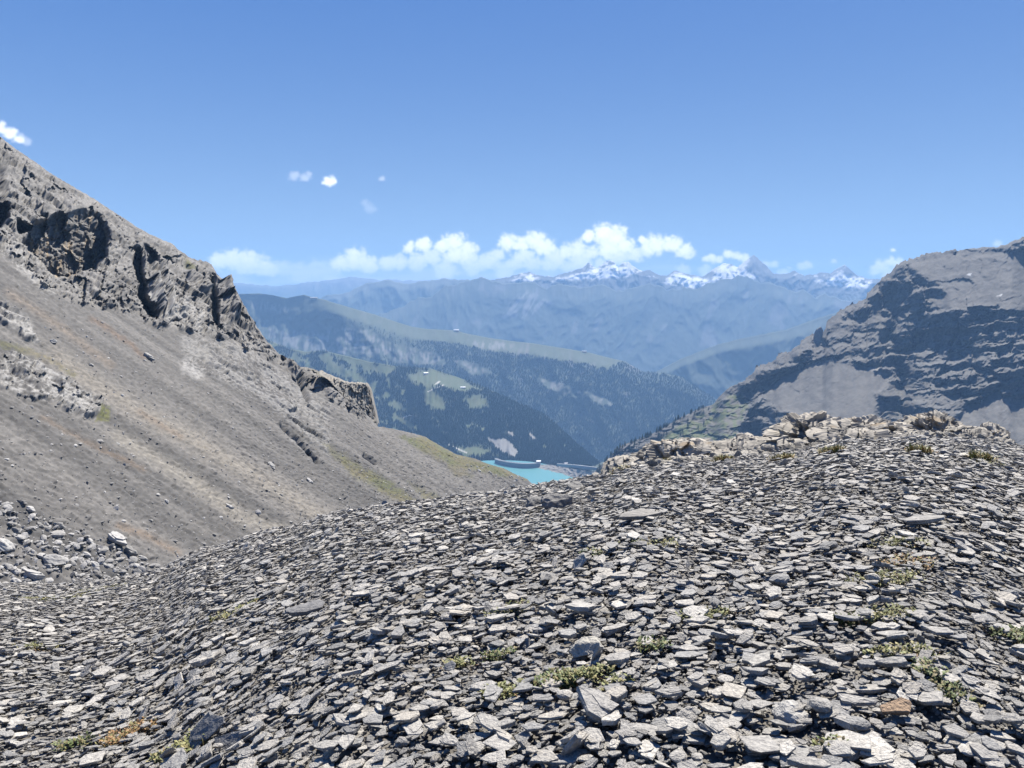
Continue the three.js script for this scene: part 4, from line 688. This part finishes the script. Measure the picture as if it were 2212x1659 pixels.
const PLANTS = [ // u, v, width, depth in metres, leaves, colours, label
  [1205, 1492, 0.34, 0.22, 1500, GREEN, 'largest dark green cushion plant, in the middle of the lower scree'],
  [1262, 1480, 0.36, 0.16, 900, YELLOW, 'yellow green runner spreading right from the largest cushion plant'],
  [1095, 1520, 0.30, 0.20, 900, YELLOW, 'yellow green patch left of the largest cushion plant'],
  [990, 1456, 0.2, 0.12, 380, YELLOW, 'small yellow green tuft up and left of the largest cushion plant'],
  [1078, 1436, 0.22, 0.12, 420, GREEN, 'small green tuft straight above the yellow green patch'],
  [1330, 1500, 0.2, 0.1, 260, YELLOW, 'thin yellow sprig at the far end of the green runner'],
  [510, 1335, 0.55, 0.3, 900, YELLOW, 'yellow green patch beside the wide dark slab at left'],
  [88, 1410, 0.6, 0.35, 800, YELLOW, 'pale green patch near the left edge of the scree'],
  [110, 1300, 2.6, 0.9, 2600, YELLOW, 'long grassy strip along the gully rim at the left edge'],
  [215, 1278, 1.2, 0.6, 900, YELLOW, 'short grassy strip at the upper end of the gully rim'],
  [395, 1640, 0.4, 0.3, 1300, YELLOW, 'bright yellow moss cushion at the bottom left, below the leaning slates'],
  [290, 1598, 0.3, 0.3, 600, BROWN, 'rust brown moss left of the leaning slates'],
  [255, 1618, 0.25, 0.2, 350, BROWN, 'dark brown moss clump nearest the bottom left corner stones'],
  [165, 1625, 0.3, 0.2, 400, GREEN, 'small green clump at the bottom edge, far left'],
  [1420, 1190, 0.5, 0.3, 500, YELLOW, 'yellow green patch below the long thick slab'],
  [1300, 1205, 0.4, 0.25, 300, GREEN, 'faint green tuft left of the patch under the long slab'],
  [1905, 1268, 0.6, 0.3, 900, YELLOW, 'yellow green patch in the right middle of the scree'],
  [1955, 1230, 0.5, 0.25, 600, BROWN, 'reddish plant patch just above the yellow green one at right'],
  [1520, 1352, 0.4, 0.2, 600, YELLOW, 'yellow green runner right of centre in the scree'],
  [1900, 1352, 0.45, 0.22, 800, YELLOW, 'bright green patch below the raised plates at right'],
  [1945, 1437, 0.4, 0.16, 700, YELLOW, 'long yellow green streak in the lower right scree'],
  [1820, 1362, 0.12, 0.1, 200, GREEN, 'tiny green tuft left of the bright green patch'],
  [2165, 1397, 0.16, 0.14, 300, GREEN, 'round green tuft near the right edge'],
  [2212, 1402, 0.2, 0.25, 700, GREEN, 'leafy dark green plant cut by the right edge'],
  [2008, 1480, 0.16, 0.26, 350, GREEN, 'upright olive tuft below the long yellow streak'],
  [2070, 1530, 0.2, 0.2, 400, GREEN, 'olive plant clump toward the lower right corner'],
  [1790, 1645, 0.14, 0.12, 280, GREEN, 'small bright green plant at the bottom edge, right of the white rock'],
  [1940, 1190, 0.5, 0.3, 450, YELLOW, 'pale green patch in the upper right scree'],
  [2140, 1010, 0.8, 0.4, 500, YELLOW, 'pale green cushion below the small brown knob'],
  [1100, 1340, 0.4, 0.25, 350, YELLOW, 'faint yellow patch in the centre of the scree'],
  [1410, 1420, 0.25, 0.16, 350, GREEN, 'green sprig right of the pale lichen block'],
];
PLANTS.forEach(([u, v, w, d, n, cols, label], i) => {
  const pos = onGround(u, v), g = group(pos), main = leaves(i * 13 + 7, Math.round(n * 0.6), w * 0.42, d * 0.42, 0.072, 0.022, cols, pos, false);
  part('foliage', main, LEAF, g); part('stems', leaves(i * 13 + 9, Math.max(20, n >> 4), w / 2, d / 2, 0.05, 0.05, BROWN, pos, true), LEAF, g);
  top(g, cols === BROWN ? 'moss_cushion' : 'alpine_plant', label, 'plant'); g.traverse(shade);
});
for (const [u, v, label] of [[1795, 985, 'dry grass tuft at the foot of the overhanging outcrop'], [1560, 1002, 'straw grass tuft on the low tan outcrop'], [1985, 985, 'dry grass tuft below the rounded rock knob'], [1430, 1008, 'olive grass tuft on the pale hump beside the lake'], [1690, 1000, 'small straw tuft left of the outcrop foot'], [2120, 1000, 'dry grass tuft under the small brown knob'], [1340, 1026, 'thin straw tuft on the rib nearest the lake']]) {
  const pos = onGround(u, v), g = group(pos); part('blades', leaves(Math.round(u * 3), 260, 0.16, 0.12, 0.05, 0.15, STRAW, pos, true), LEAF, g); part('dead_leaves', leaves(Math.round(u * 5), 160, 0.22, 0.16, 0.1, 0.04, BROWN, pos, false), LEAF, g);
  top(g, 'grass_tuft', label, 'grass'); g.traverse(shade);
}
// ---------------------------------------------------------------- boulders on the left slope
{
  const r = rng(88), geos = [block(51, 0.8, 4), block(52, 0.8, 4), block(53, 0.8, 4), block(54, 0.8, 4), slate(55, 0.3, 0.6, 1), slate(56, 0.35, 0.5, 1)];
  const bm = [[0.27, 0.265, 0.256], [0.19, 0.185, 0.178], [0.36, 0.352, 0.34], [0.12, 0.116, 0.112]].map((c, i) => { const m = SLATE.clone(); m.bumpScale = 0.05; m.color.setRGB(...c); m.name = 'boulder_tone_' + i; return m; });
  const put = (u, v, px, k, mi, label, grp, flatY = 0.6) => { const p = leftSlope.find(u, v), s = px * leftZ(u, v) / FOC, m = new THREE.Mesh(geos[k], bm[mi]); m.position.copy(p); m.position.y += s * 0.1; m.scale.set(s, s * flatY, s * (0.6 + 0.3 * r())); m.rotation.set(0.15 * (r() - 0.5), (r() - 0.5) * 0.8, -0.5 + 0.3 * (r() - 0.5)); top(m, 'boulder', label, 'boulder', grp); };
  put(116, 740, 17, 0, 0, 'lone grey boulder high on the left scree, below the pale slabs', null, 0.9); put(318, 777, 34, 4, 0, 'long pale slab boulder at the top of a white rib on the scree'); put(198, 789, 14, 1, 0, 'pale boulder resting on the upper scree left of the long slab');
  put(498, 1097, 26, 5, 2, 'long white slab lying in the tan gully streak'); put(358, 1087, 12, 2, 2, 'white boulder alone on the dark lower scree'); put(607, 1073, 11, 3, 1, 'grey boulder at the end of the tan streak'); put(687, 1117, 14, 4, 2, 'pale slab close to the crest of the near slope'); put(255, 960, 10, 0, 2, 'white stone beside the brown streak on the scree');
  put(247, 1178, 62, 4, 2, 'large white slab boulder with a shaded underside in the gully'); put(282, 1202, 46, 5, 1, 'rust stained slab boulder just below the large white slab'); put(306, 1212, 24, 1, 0, 'dark sided boulder lowest beside the rust stained slab'); put(118, 1222, 58, 0, 0, 'big grey block boulder in the gully rubble'); put(8, 1185, 54, 2, 2, 'big white block boulder cut by the left edge'); put(44, 1095, 26, 3, 3, 'dark boulder at the top of the gully rubble'); put(62, 1110, 24, 1, 2, 'pale block next to the dark boulder of the gully rubble'); put(75, 1250, 60, 5, 2, 'long low white slab at the bottom of the gully rubble');
  put(1033, 1021, 11, 1, 2, 'white boulder on the grassy shoulder above the lake'); put(1013, 1018, 8, 2, 0, 'smaller boulder next to the white one on the grassy shoulder');
  put(585, 1008, 30, 4, 0, 'grey rock step beside the dark gully crack', null, 0.5); put(672, 1040, 24, 5, 2, 'pair of pale slabs below the dark gully crack', null, 0.5);
  for (let k = 0; k < 60; k++) { const u = 300 * r() ** 1.1, v = lerp(1085 + u * 0.42, 1270, r()); put(u, v, 8 + 20 * r() ** 2.5, Math.floor(r() * 6), Math.floor(r() * 4), 'broken grey rock in the rubble at the foot of the left scree', 'rubble rocks in the gully', 0.7); }
  for (let k = 0; k < 26; k++) { const u = lerp(1000, 1130, r()), v = leftSlope.crest(u) + 3 + 26 * r(); put(u, v, 3.5 + 4 * r(), Math.floor(r() * 4), 2, 'small white boulder scattered over the grassy shoulder', 'white boulders on the grassy shoulder', 0.8); }
  // loose stones over the scree, past counting
  const p = new THREE.Vector3(), Q = new THREE.Quaternion(), e = new THREE.Euler(), S = new THREE.Vector3(), M = new THREE.Matrix4(), c = new THREE.Color(), litter = new THREE.Group();
  geos.slice(0, 6).forEach((geo, gi) => {
    const small = gi < 4 ? block(60 + gi, 0.6, 1) : geo, N = 2200, im = shade(new THREE.InstancedMesh(small, SLATE, N)); let k = 0;
    for (let t = 0; t < N * 3 && k < N; t++) {
      const u = lerp(-140, 1140, r()), c0 = leftSlope.crest(u), v = lerp(c0 + 4, LEFT_FOOT(u), r() ** 0.8), z = leftZ(u, v), gully = u < 340 && v > 1085 + u * 0.42; let inRock = false; for (const P of ROCKS) if (inPoly(P, u, v) > 4) inRock = true; if (inRock && r() < 0.8) continue;
      leftSlope.find(u, v, p); const s = (gully ? 0.45 + 1.3 * r() ** 3 : 0.18 + 0.8 * r() ** 9) * (r() < 0.02 ? 1.6 : 1); e.set(r() * 0.6, r() * 6.28, -0.6 + 0.5 * r()); S.set(s * 1.2, s * 0.6, s); p.y += s * 0.12; M.compose(p, Q.setFromEuler(e), S); im.setMatrixAt(k, M); const g = (gully ? 0.15 + 0.2 * r() : 0.13 + 0.10 * r() + (r() < 0.25 ? 0.17 : 0)); im.setColorAt(k, c.setRGB(g, g * 0.975, g * 0.945)); k++;
    }
    im.count = k; im.name = gi ? 'loose_stones_' + String(gi).padStart(3, '0') : 'loose_stones'; im.userData.kind = 'stuff'; litter.add(im);
  });
  top(litter, 'scree_stones', 'loose grey stones strewn over the left scree slope', 'stones', null, 'stuff');
}
// ---------------------------------------------------------------- the pinnacle on the skyline of the right mountain
{
  const b = rightMount.find(1766, 734), g = outcrop(91, 24, 36, 22, 24, [0.13, 0.128, 0.125], [0.08, 0.08, 0.082]), p = g.attributes.position;
  const m = new THREE.Mesh(block(97, 0.9, 10), MAT({ color: new THREE.Color(0.12, 0.12, 0.122), name: 'pinnacle_rock' })); m.position.copy(b); m.position.y += 10; m.scale.set(24, 56, 26); m.rotation.z = -0.12;
  top(m, 'rock_pinnacle', 'dark rock tower standing free on the skyline of the right mountain', 'rock');
}
renderer.render(scene, camera);
